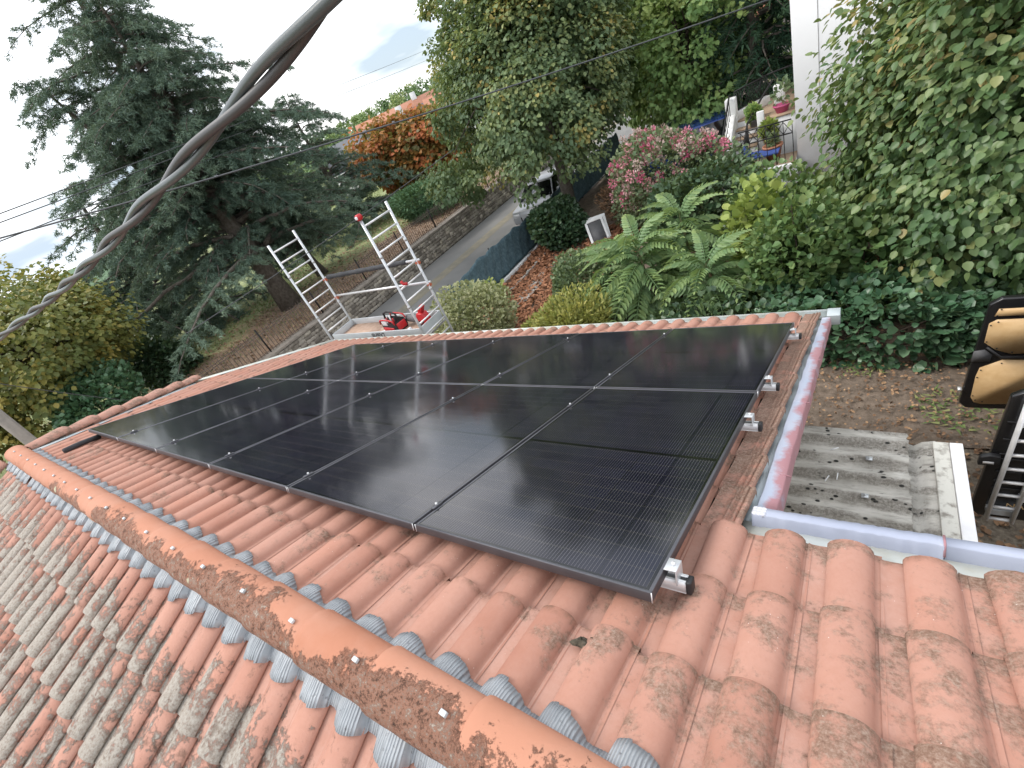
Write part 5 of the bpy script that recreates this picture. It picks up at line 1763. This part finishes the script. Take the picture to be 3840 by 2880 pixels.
def bush(name, label, center, radii, n, leaf, mat, seed=1, cat='shrub', group=None, shape='leaf', stems=10, up=0.35, wide=0.42, lump_n=12, shell=0.55, z0=None, flat=False, box=False, tone_mu=0.5):
    r = np.random.default_rng(seed)
    center = np.asarray(center, float)
    radii = np.asarray(radii, float)
    zb = ZG if z0 is None else z0
    t = thing(name, label, cat, (center[0], center[1], zb), group)
    lob = sphere_dirs(r, lump_n)
    amp = r.uniform(0.1, 0.45, lump_n)
    d = sphere_dirs(r, n)
    rad = r.uniform(shell ** 3, 1, n) ** (1 / 3)
    if box:
        q = r.uniform(-1, 1, (n, 3))
        ax = r.integers(0, 3, n)
        q[np.arange(n), ax] = np.sign(q[np.arange(n), ax]) * r.uniform(shell, 1.0, n)
        wob = 1 + 0.10 * np.sin(q[:, :1] * 5.1 + seed) + 0.08 * np.sin(q[:, 1:2] * 7.3 + q[:, 2:3] * 6.1)
        P = center + q * radii * wob
        d = unit(q * radii)
    else:
        fac = 0.66 + (np.clip(d @ lob.T, 0, 1) ** 4 * amp).sum(1)
        P = center + d * (rad * fac)[:, None] * radii
    keep = P[:, 2] > zb + 0.02
    P, d = P[keep], d[keep]
    D = unit(d + np.array([0, 0, up]) + r.normal(0, 0.5, P.shape))
    N = unit(d * 0.6 + np.array([0, 0, 0.8]) + r.normal(0, 0.4, P.shape))
    cl = np.sin(P[:, 0] * 4.1 + seed) * np.cos(P[:, 1] * 3.7) * np.sin(P[:, 2] * 4.9)
    tone = np.clip(r.normal(tone_mu, 0.2, len(P)) + 0.14 * cl, 0, 1)
    sz = leaf * r.uniform(0.6, 1.2, len(P))
    global LAST
    LAST = P
    leaf_obj('foliage', P, D, N, sz, sz * wide, mat, t, tone, shape)
    mb = MB()
    for i in range(stems):
        q = P[r.integers(len(P))]
        s0 = np.array([center[0] + r.normal(0, radii[0] * .2), center[1] + r.normal(0, radii[1] * .2), zb])
        mb.tube(curve_pts(s0, q, (r.normal(0, .05), r.normal(0, .05), 0.05), 4), [0.022, 0.018, 0.014, 0.01, 0.004], 5)
    local(t, mb.build('stems', 'bark', t, smooth=True))
    return t

# ---------------------------------------------------------------- conifers
def conifer(name, label, base, height, spread, n_main, seed, mat, cat='cedar tree', trunk_r=0.35, first=0.12, droop=0.18, gap=0.0, tuft=0.20, dens=1.0, leaders=1, group=None, rise=0.25, prof=0.75, tufts_per=12, width=0.034):
    r = np.random.default_rng(seed)
    t = thing(name, label, cat, base, group)
    base = np.asarray(base, float)
    wood = MB()
    heads = [(base + np.array([0, 0, 0.0]), base + np.array([r.normal(0, .2), r.normal(0, .2), height]))]
    for i in range(leaders - 1):
        a = r.uniform(0, 6.28)
        st = base + np.array([0, 0, height * r.uniform(.22, .45)])
        heads.append((st, st + np.array([math.cos(a) * spread * .33, math.sin(a) * spread * .33, height * r.uniform(.38, .52)])))
    TP, TD, TT = [], [], []
    for hi, (h0, h1) in enumerate(heads):
        hl = np.linalg.norm(h1 - h0)
        k = trunk_r * (1 if hi == 0 else .5)
        axis = curve_pts(h0, h1, (r.normal(0, .2), r.normal(0, .2), 0), 10)
        wood.tube(axis, [k * (1.25 if i == 0 and hi == 0 else 1) * (1 - i / 10.5) + 0.012 for i in range(11)], 10)
        nm = int(n_main * (1 if hi == 0 else .45))
        for b in range(nm):
            f = first + (1 - first) * (b + r.uniform(0, 1)) / nm if hi == 0 else 0.15 + .85 * (b + r.uniform(0, 1)) / nm
            if r.uniform() < gap:
                continue
            p0 = np.array(axis[0]) + (np.array(axis[-1]) - np.array(axis[0])) * f
            az = r.uniform(0, 6.283)
            ln = spread * (1 if hi == 0 else .5) * (1 - f) ** prof * r.uniform(.42, 1.2) + 0.5
            di = np.array([math.cos(az), math.sin(az), 0.0])
            side = np.array([-math.sin(az), math.cos(az), 0.0])
            ns = max(4, int(ln / 0.42))
            pts = []
            for s in range(ns + 1):
                u = s / ns
                z = rise * ln * u - (rise * .75 + droop) * ln * u * u * 1.05 + r.normal(0, .03)
                pts.append(p0 + di * ln * u + side * ln * .10 * math.sin(u * 3 + b) + np.array([0, 0, z]))
            k2 = k * (1 - f) * .30 + .014
            wood.tube([tuple(p) for p in pts], [max(.006, k2 * (1 - s / ns * .92)) for s in range(ns + 1)], 5)
            bt = r.normal(0.45, 0.16)
            for s in range(1, ns + 1):
                u = s / ns
                for sg in (-1, 1):
                    if r.uniform() > 0.92:
                        continue
                    l2 = (0.28 + 0.30 * ln * (1 - u) ** .8 * (0.35 + u)) * r.uniform(.55, 1.2)
                    d2 = unit(di * r.uniform(.35, .9) + side * sg * r.uniform(.5, 1.0) + np.array([0, 0, -droop * r.uniform(.2, 1.6) - .05]))
                    m = max(2, int(l2 / 0.085 * dens * (1.25 - .55 * f)))
                    for q in range(m):
                        w = (q + r.uniform(0, .9)) / m
                        TP.append(pts[s] + d2 * l2 * w + np.array([0, 0, -droop * l2 * w * w * .6]) + r.normal(0, .03, 3))
                        TD.append(d2 + np.array([0, 0, -.25 * w]))
                        TT.append(bt + .30 * w - .1)
    TP, TD, TT = np.array(TP), np.array(TD), np.array(TT)
    n = len(TP)
    idx = np.repeat(np.arange(n), tufts_per)
    D = unit(TD[idx] * 1.0 + r.normal(0, .62, (len(idx), 3)) + np.array([0, 0, .10]))
    N = unit(r.normal(0, 1, D.shape) + np.array([0, 0, .7]))
    P = TP[idx] + r.normal(0, .035, D.shape)
    L = tuft * r.uniform(.55, 1.25, len(idx))
    tone = np.clip(TT[idx] + r.normal(0, .14, len(idx)), 0, 1)
    leaf_obj('crown', P, D, N, L, width * r.uniform(.7, 1.3, len(idx)), mat, t, tone, 'blade', 0.1)
    local(t, wood.build('trunk', 'bark_grey', t, smooth=True))
    return t

conifer('cedar_tree', 'tall open-crowned grey-green cedar on the lawn, biggest of the conifers', (-19.4, 9.5, ZL), 13.5, 7.4, 140, 21, 'lf_cedar', leaders=4, trunk_r=0.40, first=0.17, droop=0.22, gap=0.0, tuft=0.15, tufts_per=19, dens=1.25, width=0.023)
conifer('cedar_tree', 'smaller cedar rising with pointed tip behind the big cedar', (-25.4, 19.8, ZL), 7.9, 4.9, 110, 22, 'lf_cedar', trunk_r=0.25, first=0.05, droop=0.16, tuft=0.17, tufts_per=13, dens=1.1, prof=0.8, width=0.032)
conifer('cedar_tree', 'bushy low cedar spreading between the big cedar and the wall', (-20.9, 12.6, ZL), 6.6, 3.9, 100, 23, 'lf_cedar', trunk_r=0.24, first=0.22, droop=0.26, tuft=0.15, tufts_per=16, dens=1.1, width=0.025)
conifer('cedar_tree', 'broad dark cedar behind and left of the big cedar', (-27.0, 8.2, ZL), 7.6, 6.0, 95, 25, 'lf_cedar', trunk_r=0.3, first=0.05, droop=0.22, tuft=0.20, tufts_per=9, dens=0.9, prof=0.6, width=0.042)
conifer('fir_tree', 'dark green conifer standing left of the white house', (-2.6, 20.0, -3.9), 8.0, 2.6, 110, 24, 'lf_fir', 'conifer', trunk_r=0.2, first=0.06, droop=0.35, tuft=0.26, tufts_per=7, dens=0.9, prof=0.7, width=0.055)
# ---------------------------------------------------------------- broadleaf trees
broad_tree('linden_tree', 'big dense green tree overhanging the road in the middle', 'tree', (-9.0, 16.3, ZG), (-8.6, 16.5, 1.25), (4.3, 3.6, 4.6), 760, 120, 0.145, 'lf_linden', 'bark_grey', 0.24, 31, 0.60, fill=0.3, limbs=34, bottom=-0.95, zmin=-2.15)
broad_tree('garden_tree', 'yellowish green tree behind the big central tree', 'tree', (-7.4, 25.5, ZG), (-7.0, 25.5, 0.9), (4.8, 3.5, 5.0), 520, 70, 0.22, 'lf_light', 'bark', 0.22, 32, 0.75)
broad_tree('garden_tree', 'bright green tree left of the dark conifer near the white house', 'tree', (-5.6, 22.0, ZG), (-5.2, 21.5, -0.6), (2.3, 1.9, 2.7), 240, 70, 0.18, 'lf_light', 'bark', 0.14, 33, 0.6)
broad_tree('broad_leaved_tree', 'large-leaved green tree filling the right side above the hedge', 'tree', (2.9, 9.4, ZG), (2.85, 9.3, -1.30), (3.25, 2.6, 2.6), 760, 80, 0.122, 'lf_right', 'bark', 0.16, 34, 0.60, limbs=40, bottom=-0.85, droop=0.7, shape='round')
broad_tree('walnut_tree', 'yellow-green walnut tree low on the left lawn', 'tree', (-19.5, 1.6, ZL), (-19.3, 1.9, -0.1), (2.9, 3.0, 2.2), 380, 66, 0.145, 'lf_walnut', 'bark', 0.16, 35, 0.62, bottom=-0.75, zmin=-1.75, fill=0.25)
broad_tree('walnut_tree', 'yellowing walnut tree at the left edge behind the lichened roof', 'tree', (-21.5, -2.0, ZL), (-21.2, -2.0, 0.0), (3.0, 2.6, 2.6), 320, 60, 0.15, 'lf_walnut', 'bark', 0.16, 45, 0.66, bottom=-0.75, zmin=-1.6, fill=0.25)
broad_tree('chestnut_tree', 'russet autumn-coloured chestnut tree beyond the lawn', 'tree', (-23.9, 25.6, ZL), (-23.7, 26.0, -0.4), (3.5, 3.5, 2.5), 330, 60, 0.30, 'lf_red', 'bark', 0.2, 36, 0.7, bottom=-0.8)
# ---------------------------------------------------------------- shrubs
bush('juniper_shrub', 'low spreading blue-green juniper on the lawn behind the railing', (-18.4, 18.5, ZL + 0.75), (1.7, 1.5, 0.95), 9000, 0.22, 'lf_juniper', 41, 'shrub', None, 'diamond', 8, 0.3, 0.16, z0=ZL)
bush('laurel_shrub', 'glossy green laurel bush low on the left lawn', (-16.9, 1.6, ZL + 1.1), (1.1, 1.1, 1.25), 5000, 0.15, 'lf_laurel', 42, z0=ZL)
bush('dark_shrub', 'dark rounded shrub mass under the walnut tree', (-21.2, 4.6, ZL + 0.8), (1.3, 1.2, 1.1), 5000, 0.16, 'lf_dark', 43, z0=ZL)
bush('variegated_shrub', 'pale cream-green rounded bush just right of the scaffold', (-7.35, 7.15, ZG + 0.75), (0.85, 0.85, 0.95), 9000, 0.085, 'lf_pale', 44)
bush('evergreen_shrub', 'dark rounded evergreen bush beside the screen fence', (-8.15, 13.8, ZG + 0.75), (0.95, 1.0, 1.0), 7000, 0.15, 'lf_dark', 46)
bush('yellow_shrub', 'yellow-green low shrub just beyond the eave tiles', (-4.5, 6.9, ZG + 0.62), (1.05, 0.75, 0.72), 7000, 0.12, 'lf_yellow', 47, wide=0.2)
bush('grey_shrub', 'fine grey-green shrub left of the pinnate-leaved plants', (-5.1, 8.6, ZG + 0.7), (0.9, 0.9, 0.95), 8000, 0.08, 'lf_grey', 48)
bush('plumbago_shrub', 'small leafy bush by the white edging blocks', (-8.95, 9.8, ZG + 0.25), (0.38, 0.4, 0.34), 420, 0.14, 'lf_lime', 49)
bush('brown_shrub', 'dry brown bush behind the pinnate-leaved plants', (-6.2, 15.4, ZG + 0.6), (0.9, 0.7, 0.75), 3500, 0.14, 'lf_litter', 50, shape='diamond', wide=0.12)
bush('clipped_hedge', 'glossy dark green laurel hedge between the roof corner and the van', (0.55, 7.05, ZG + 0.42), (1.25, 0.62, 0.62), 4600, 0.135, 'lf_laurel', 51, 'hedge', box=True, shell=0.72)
bush('clipped_hedge', 'dark green end of the hedge behind the open van door', (2.3, 7.25, ZG + 0.42), (1.0, 0.6, 0.62), 3200, 0.12, 'lf_dark', 52, 'hedge', box=True, shell=0.72)
bush('privet_shrub', 'leafy green shrub behind the right-hand end of the eave', (-0.5, 8.1, ZG + 0.9), (0.9, 0.8, 1.15), 5200, 0.13, 'lf_shrub', 53)
bush('privet_shrub', 'taller mixed green shrub between the lime-green sapling and the big leaves', (-0.55, 10.2, ZG + 0.75), (1.2, 0.9, 0.95), 5200, 0.13, 'lf_shrub', 54)
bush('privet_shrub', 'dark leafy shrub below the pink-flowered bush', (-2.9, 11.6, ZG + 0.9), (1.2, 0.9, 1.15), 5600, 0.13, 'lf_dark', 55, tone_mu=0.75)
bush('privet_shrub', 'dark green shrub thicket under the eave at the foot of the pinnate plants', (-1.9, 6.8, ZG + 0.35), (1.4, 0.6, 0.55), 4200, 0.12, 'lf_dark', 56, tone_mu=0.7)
bush('lime_sapling', 'bright lime-green leafed sapling beside the pinnate plants', (-1.30, 9.3, ZG + 1.2), (0.60, 0.5, 1.0), 620, 0.17, 'lf_lime', 57, shell=0.35)
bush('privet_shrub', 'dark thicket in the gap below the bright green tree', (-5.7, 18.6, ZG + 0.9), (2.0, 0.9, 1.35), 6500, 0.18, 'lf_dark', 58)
bush('privet_shrub', 'young green shoots above the hedge in front of the big-leaved tree', (0.5, 8.0, ZG + 0.95), (0.7, 0.5, 0.8), 1500, 0.14, 'lf_shrub', 59, shell=0.3)
bush('privet_shrub', 'green shrub on the bank under the big-leaved tree', (1.9, 11.8, ZG + 0.8), (1.9, 1.0, 1.1), 4000, 0.17, 'lf_shrub', 60)
# crape myrtle with flower heads
cm = bush('crape_myrtle', 'bush covered with pink flower heads in front of the garden steps', (-4.1, 13.8, ZG + 1.2), (1.75, 1.3, 1.5), 12000, 0.105, 'lf_grey', 61)
r = np.random.default_rng(62)
rel = (LAST - np.array([-4.1, 13.8, ZG + 1.2])) / np.array([1.75, 1.3, 1.5])
hd = LAST[(np.linalg.norm(rel, axis=1) > 0.74) & (rel[:, 2] > -0.15) & (rel[:, 1] < 0.5)]
hd = hd[r.permutation(len(hd))[:120]]
for gi, (sel, mt, nm) in enumerate(((hd[::2], 'flower', 'flower_heads'), (hd[1::2], 'flower_pale', 'faded_flower_heads'))):
    c = sel + np.array([0, -0.05, 0.08])
    idx = np.repeat(np.arange(len(c)), 46)
    off = sphere_dirs(r, len(idx)) * r.uniform(0.3, 1, (len(idx), 1)) * np.array([0.11, 0.11, 0.15])
    o = leaf_obj(nm, c[idx] + off, unit(off), sphere_dirs(r, len(idx)), 0.07, 0.028, mt, cm, np.clip(np.repeat(r.uniform(0, 1, len(c)), 46) + r.normal(0, .15, len(idx)), 0, 1), 'diamond')
    tag(o, kind='stuff')

# ---------------------------------------------------------------- pinnate-leaved plants, every frond a part
def frond_mesh(seed, mat='lf_sumac'):
    r = np.random.default_rng(seed)
    L = 1.0
    n = 15
    xs, P, D, N, S_, T = [], [], [], [], [], []
    rach = []
    for i in range(n + 1):
        u = i / n
        rach.append((L * u * (1 - .08 * u), 0.0, 0.10 * math.sin(u * 2.6) - 0.42 * u * u * u - 0.06 * u))
    for i in range(2, n + 1):
        u = i / n
        c = np.array(rach[i])
        ln = 0.205 * math.sin(math.pi * (0.16 + 0.78 * u)) ** 0.8 + 0.02
        for sg in (-1, 1):
            P.append(c)
            D.append(np.array([0.42 + 0.25 * u, sg * 1.0, -0.30 + r.normal(0, .10)]))
            N.append(np.array([0.1, sg * .25, 1.0]))
            S_.append(ln * r.uniform(.9, 1.08))
            T.append(0.38 + 0.45 * u + r.normal(0, .10))
    P.append(np.array(rach[-1])); D.append(np.array([1.0, 0, -.6])); N.append(np.array([0, 0, 1.0])); S_.append(.09); T.append(.9)
    V, F, k = leaf_geo(np.array(P), np.array(D), np.array(N), np.array(S_), np.array(S_) * .20, 'leaf', 0.25)
    mb = MB().tube(rach, [0.010 * (1 - .8 * i / n) + .002 for i in range(n + 1)], 5)
    kk = len(V)
    F4 = [list(f) for f in F] + [[i + kk for i in f] for f in mb.f]
    tone = list(np.repeat(np.clip(T, 0, 1), k)) + [0.5] * len(mb.f)
    return mesh_np('frond', np.concatenate([V, np.array(mb.v)]), F4, mat, None, False, tone=tone)
fronds = [frond_mesh(70 + i) for i in range(4)]
def sumac(label, base, top, n, size, seed):
    r = np.random.default_rng(seed)
    t = thing('sumac_plant', label, 'plant', base, 'pinnate-leaved plants beyond the eave')
    mb = MB()
    b, e = np.array(base), np.array(top)
    mb.tube(curve_pts(b, e, (0.08, 0.05, 0), 6), [.045, .04, .036, .03, .026, .02, .012], 8)
    for i in range(n):
        f = 0.30 + 0.70 * (i / (n - 1)) ** 0.8
        p = b + (e - b) * f
        az = i * 2.39996 + r.normal(0, .25)
        elev = R(-12 + 62 * (i / (n - 1)) ** 1.5) + r.normal(0, .10)
        s = size * (1.08 - .35 * (i / (n - 1))) * r.uniform(.85, 1.12)
        m = Matrix.Translation(Vector(p - b)) @ Matrix.Rotation(az, 4, 'Z') @ Matrix.Rotation(-elev, 4, 'Y') @ Matrix.Rotation(r.normal(0, .25), 4, 'X') @ Matrix.Scale(s, 4)
        o = dup(fronds[i % 4], t, m)
        o.name = 'frond'
    local(t, mb.build('stem', 'stem_green', t, smooth=True))
sumac('fern-like pinnate-leaved plant, the largest one in the middle', (-3.35, 8.2, ZG), (-3.3, 8.25, -2.40), 38, 1.42, 1)
sumac('fern-like pinnate-leaved plant, right-hand one nearest the eave', (-1.95, 7.75, ZG), (-1.9, 7.8, -2.75), 30, 1.25, 2)
sumac('fern-like pinnate-leaved plant, rear one with upright young fronds', (-2.75, 9.3, ZG), (-2.7, 9.35, -2.30), 26, 1.25, 3)
sumac('fern-like pinnate-leaved plant, left-hand one over the grey shrub', (-4.15, 8.7, ZG), (-4.1, 8.7, -2.80), 22, 1.2, 4)
for o in fronds:
    bpy.data.objects.remove(o)

# ---------------------------------------------------------------- pots on the steps
def pot(label, loc, rad, h, mat, leafmat, n, seed, lr):
    t = thing('flower_pot', label, 'pot', loc, 'pots on the garden steps')
    MB().lathe([(0.0, 0.0), (rad * .7, 0.0), (rad, h * .85), (rad * 1.12, h * .86), (rad * 1.12, h), (rad * .95, h), (rad * .9, h * .9), (0.0, h * .9)], n=20).build('pot', mat, t, smooth=False)
    r = np.random.default_rng(seed)
    d = sphere_dirs(r, n)
    P = np.array(loc) + np.array([0, 0, h + lr * .8]) + d * r.uniform(.2, 1, (n, 1)) * np.array([lr * .8, lr * .8, lr])
    leaf_obj('plant', P, unit(d + np.array([0, 0, .4])), sphere_dirs(r, n) + np.array([0, 0, 1]), 0.13, 0.045, leafmat, t)['kind'] = 'stuff'
pot('pink flower pot with spindly plant on the upper step', (-1.42, 15.30, -2.25), 0.19, 0.19, 'pink_pot', 'lf_grey', 60, 81, 0.35)
pot('grey pot with round green plant on the garden steps', (-2.12, 15.30, -2.42), 0.13, 0.18, 'grey_plastic', 'lf_light', 240, 82, 0.20)
pot('terracotta pot with yellow-green plant by the handrail', (-1.70, 14.80, -3.08), 0.14, 0.40, 'clay_pot', 'lf_lime', 380, 83, 0.24)
pot('wide pink pot with dry soil on the small terrace', (-1.55, 14.15, -3.08), 0.22, 0.36, 'clay_pot', 'lf_grey', 70, 84, 0.15)

# ---------------------------------------------------------------- ground cover: leaf litter and grass
def scatter(name, label, cat, x0, x1, y0, y1, z, n, size, mat, seed, shape='leaf', lift=0.02, cover=None):
    r = np.random.default_rng(seed)
    P = np.stack([r.uniform(x0, x1, n), r.uniform(y0, y1, n), np.zeros(n)], 1)
    if cover is not None:
        P = P[cover(P[:, 0], P[:, 1], r.uniform(0, 1, n))]
    P[:, 2] = (z(P[:, 0], P[:, 1]) if callable(z) else z) + r.uniform(0.005, lift, len(P))
    D = unit(np.stack([r.normal(0, 1, len(P)), r.normal(0, 1, len(P)), r.normal(0, .25, len(P))], 1))
    N = unit(np.array([0, 0, 1.0]) + r.normal(0, .35, P.shape))
    sz = size * r.uniform(.5, 1.3, len(P))
    o = leaf_obj(name, P, D, N, sz, sz * .36, mat, None, None, shape)
    return tag(o, label, cat, None, 'stuff')
gz = lambda X, Y: ZG + 0.045 + 0.03 * lump(X, Y, 1.3)
scatter('leaf_litter', 'brown dry leaves scattered on the yard soil by the hedge', 'leaves', -0.6, 4.0, 4.9, 8.5, gz, 2900, 0.046, 'lf_litter', 91, 'leaf', 0.05)
scatter('leaf_litter', 'dry leaves on the gravel between lean-to and van', 'leaves', 0.9, 4.5, 2.5, 4.9, ZG + 0.02, 1500, 0.07, 'lf_litter', 92, 'leaf', 0.03)
scatter('leaf_litter', 'rust-red leaf litter on the garden bed beside the screen fence', 'leaves', -9.2, -5.0, 7.0, 14.5, gz, 15000, 0.13, 'lf_litter_red', 93, 'diamond', 0.06, cover=lambda x, y, u: u < 0.35 + 0.6 * (np.sin(x * 1.9 + y) > -0.3))
scatter('leaf_litter', 'brown litter under the big-leaved tree', 'leaves', -3.5, 5.0, 8.5, 13.8, gz, 9000, 0.13, 'lf_litter', 94, 'diamond', 0.05)
scatter('grass', 'short dry grass and weeds along the hedge foot', 'grass', 0.2, 4.0, 4.6, 6.6, gz, 2200, 0.09, 'lf_grass', 95, 'blade', 0.03, cover=lambda x, y, u: (np.sin(x * 2.3 + 1) * np.sin(y * 3.1) > 0.25))
def grass(name, label, n, seed, reg, zf, h, mat='lf_grass', cover=None):
    r = np.random.default_rng(seed)
    P = np.stack([r.uniform(reg[0], reg[1], n), r.uniform(reg[2], reg[3], n), np.zeros(n)], 1)
    if cover is not None:
        P = P[cover(P[:, 0], P[:, 1], r.uniform(0, 1, len(P)))]
    P[:, 2] = zf(P[:, 0], P[:, 1]) - 0.01
    D = unit(np.array([0, 0, 1.0]) + r.normal(0, .45, P.shape))
    N = unit(r.normal(0, 1, P.shape))
    L = h * r.uniform(.5, 1.4, len(P))
    o = leaf_obj(name, P, D, N, L, 0.035, mat, None, None, 'blade')
    return tag(o, label, 'grass', None, 'stuff')
grass('grass', 'patchy green lawn grass behind the stone wall', 90000, 96, (-45, -15.9, -6, 34), lawn_z, 0.10, cover=lambda x, y, u: (np.sin(x * .45 + 1) * np.cos(y * .38) + .5 * np.sin(x * 1.1 + y * .7) > -.15) & (u < np.clip((-x - 14.5) / 8, .12, 1)))
scatter('leaf_litter', 'brown needles and dry leaves on the lawn under the conifers', 'leaves', -30, -15.9, -4, 22, lawn_z, 14000, 0.12, 'lf_needles', 97, 'diamond', 0.05, cover=lambda x, y, u: u < np.clip((x + 27) / 9, 0.05, 1))

# ---------------------------------------------------------------- far wood on the hill and houses
def far_wood(n, seed):
    r = np.random.default_rng(seed)
    PP, DD, NN, LL, TT = [], [], [], [], []
    for i in range(n):
        az = R(r.uniform(-60, 12))
        d = r.uniform(95, 265)
        x, y = math.sin(az) * d, math.cos(az) * d
        g = float(hill_z(np.array([x]), np.array([y]))[0])
        h = r.uniform(2.2, 4.6)
        w = h * r.uniform(.55, .85)
        m = 230
        q = sphere_dirs(r, m)
        rad = r.uniform(.55, 1.0, (m, 1)) * (1 + .25 * np.sin(q[:, :1] * 4 + i) * np.cos(q[:, 1:2] * 5))
        PP.append(np.array([x, y, g + h * .55]) + q * rad * np.array([w, w, h * .62]))
        DD.append(unit(q + r.normal(0, .5, q.shape)))
        NN.append(unit(q + np.array([0, 0, .6])))
        LL.append(np.full(m, 0.85) * r.uniform(.6, 1.2, m))
        TT.append(np.clip(r.uniform(.15, .95) + r.normal(0, .12, m), 0, 1))
    P = np.concatenate(PP)
    L = np.concatenate(LL)
    o = leaf_obj('far_wood', P, np.concatenate(DD), np.concatenate(NN), L, L * .42, 'lf_far', None, np.concatenate(TT), 'diamond')
    tag(o, 'distant wooded hillside seen between the cedar and the central tree', 'wood', None, 'stuff')
far_wood(400, 99)
def far_house(label, loc, rz, w, d, h, rh, roof, wallm='far_white'):
    t = thing('distant_house', label, 'house', loc, 'houses beyond the lawn')
    t.rotation_euler = (0, 0, rz)
    MB().box((-w / 2, -d / 2, -1.0), (w / 2, d / 2, h)).build('wall', wallm, t)
    ro = MB().prism([(-d / 2 - .4, h - .08), (d / 2 + .4, h - .08), (0, h + rh)], -w / 2 - .3, w / 2 + .3, axis='x').build('roof', roof, t)
    MB().box((w * .22, -.35, h + rh * .5), (w * .22 + .7, .35, h + rh + .7)).build('chimney', wallm, ro)
    MB().box((-w / 2 - .3, -d / 2 - .5, h - .2), (w / 2 + .3, -d / 2 - .4, h - .04)).build('gutter', 'zinc_light', t)
    k = max(2, int(w / 2.6))
    for i in range(k):
        x = -w / 2 + (i + .5) * w / k
        f = MB().box((x - .5, -d / 2 - .04, h * .38), (x + .5, -d / 2 - .001, h * .38 + 1.2)).build('window', 'white', t)
        MB().box((x - .42, -d / 2 - .05, h * .38 + .08), (x + .42, -d / 2 - .042, h * .38 + 1.12)).build('pane', 'window_dark', f)
far_house('distant house with dark slate roof between the cedar and the russet tree', (-42.5, 41.5, -3.0), R(42), 12, 8, 2.3, 2.6, 'slate')
far_house('distant house with orange tiled roof rising behind the slate roof', (-49.5, 53.0, -3.0), R(44), 11, 8, 3.7, 2.2, 'far_tile')
far_house('distant white house behind the russet tree', (-27.5, 40.0, -3.0), R(38), 9, 7, 3.0, 2.0, 'far_tile')
far_house('distant pale house glimpsed between garden tree and dark conifer', (-5.2, 40.0, -3.5), R(10), 7, 7, 1.6, 1.8, 'far_tile')
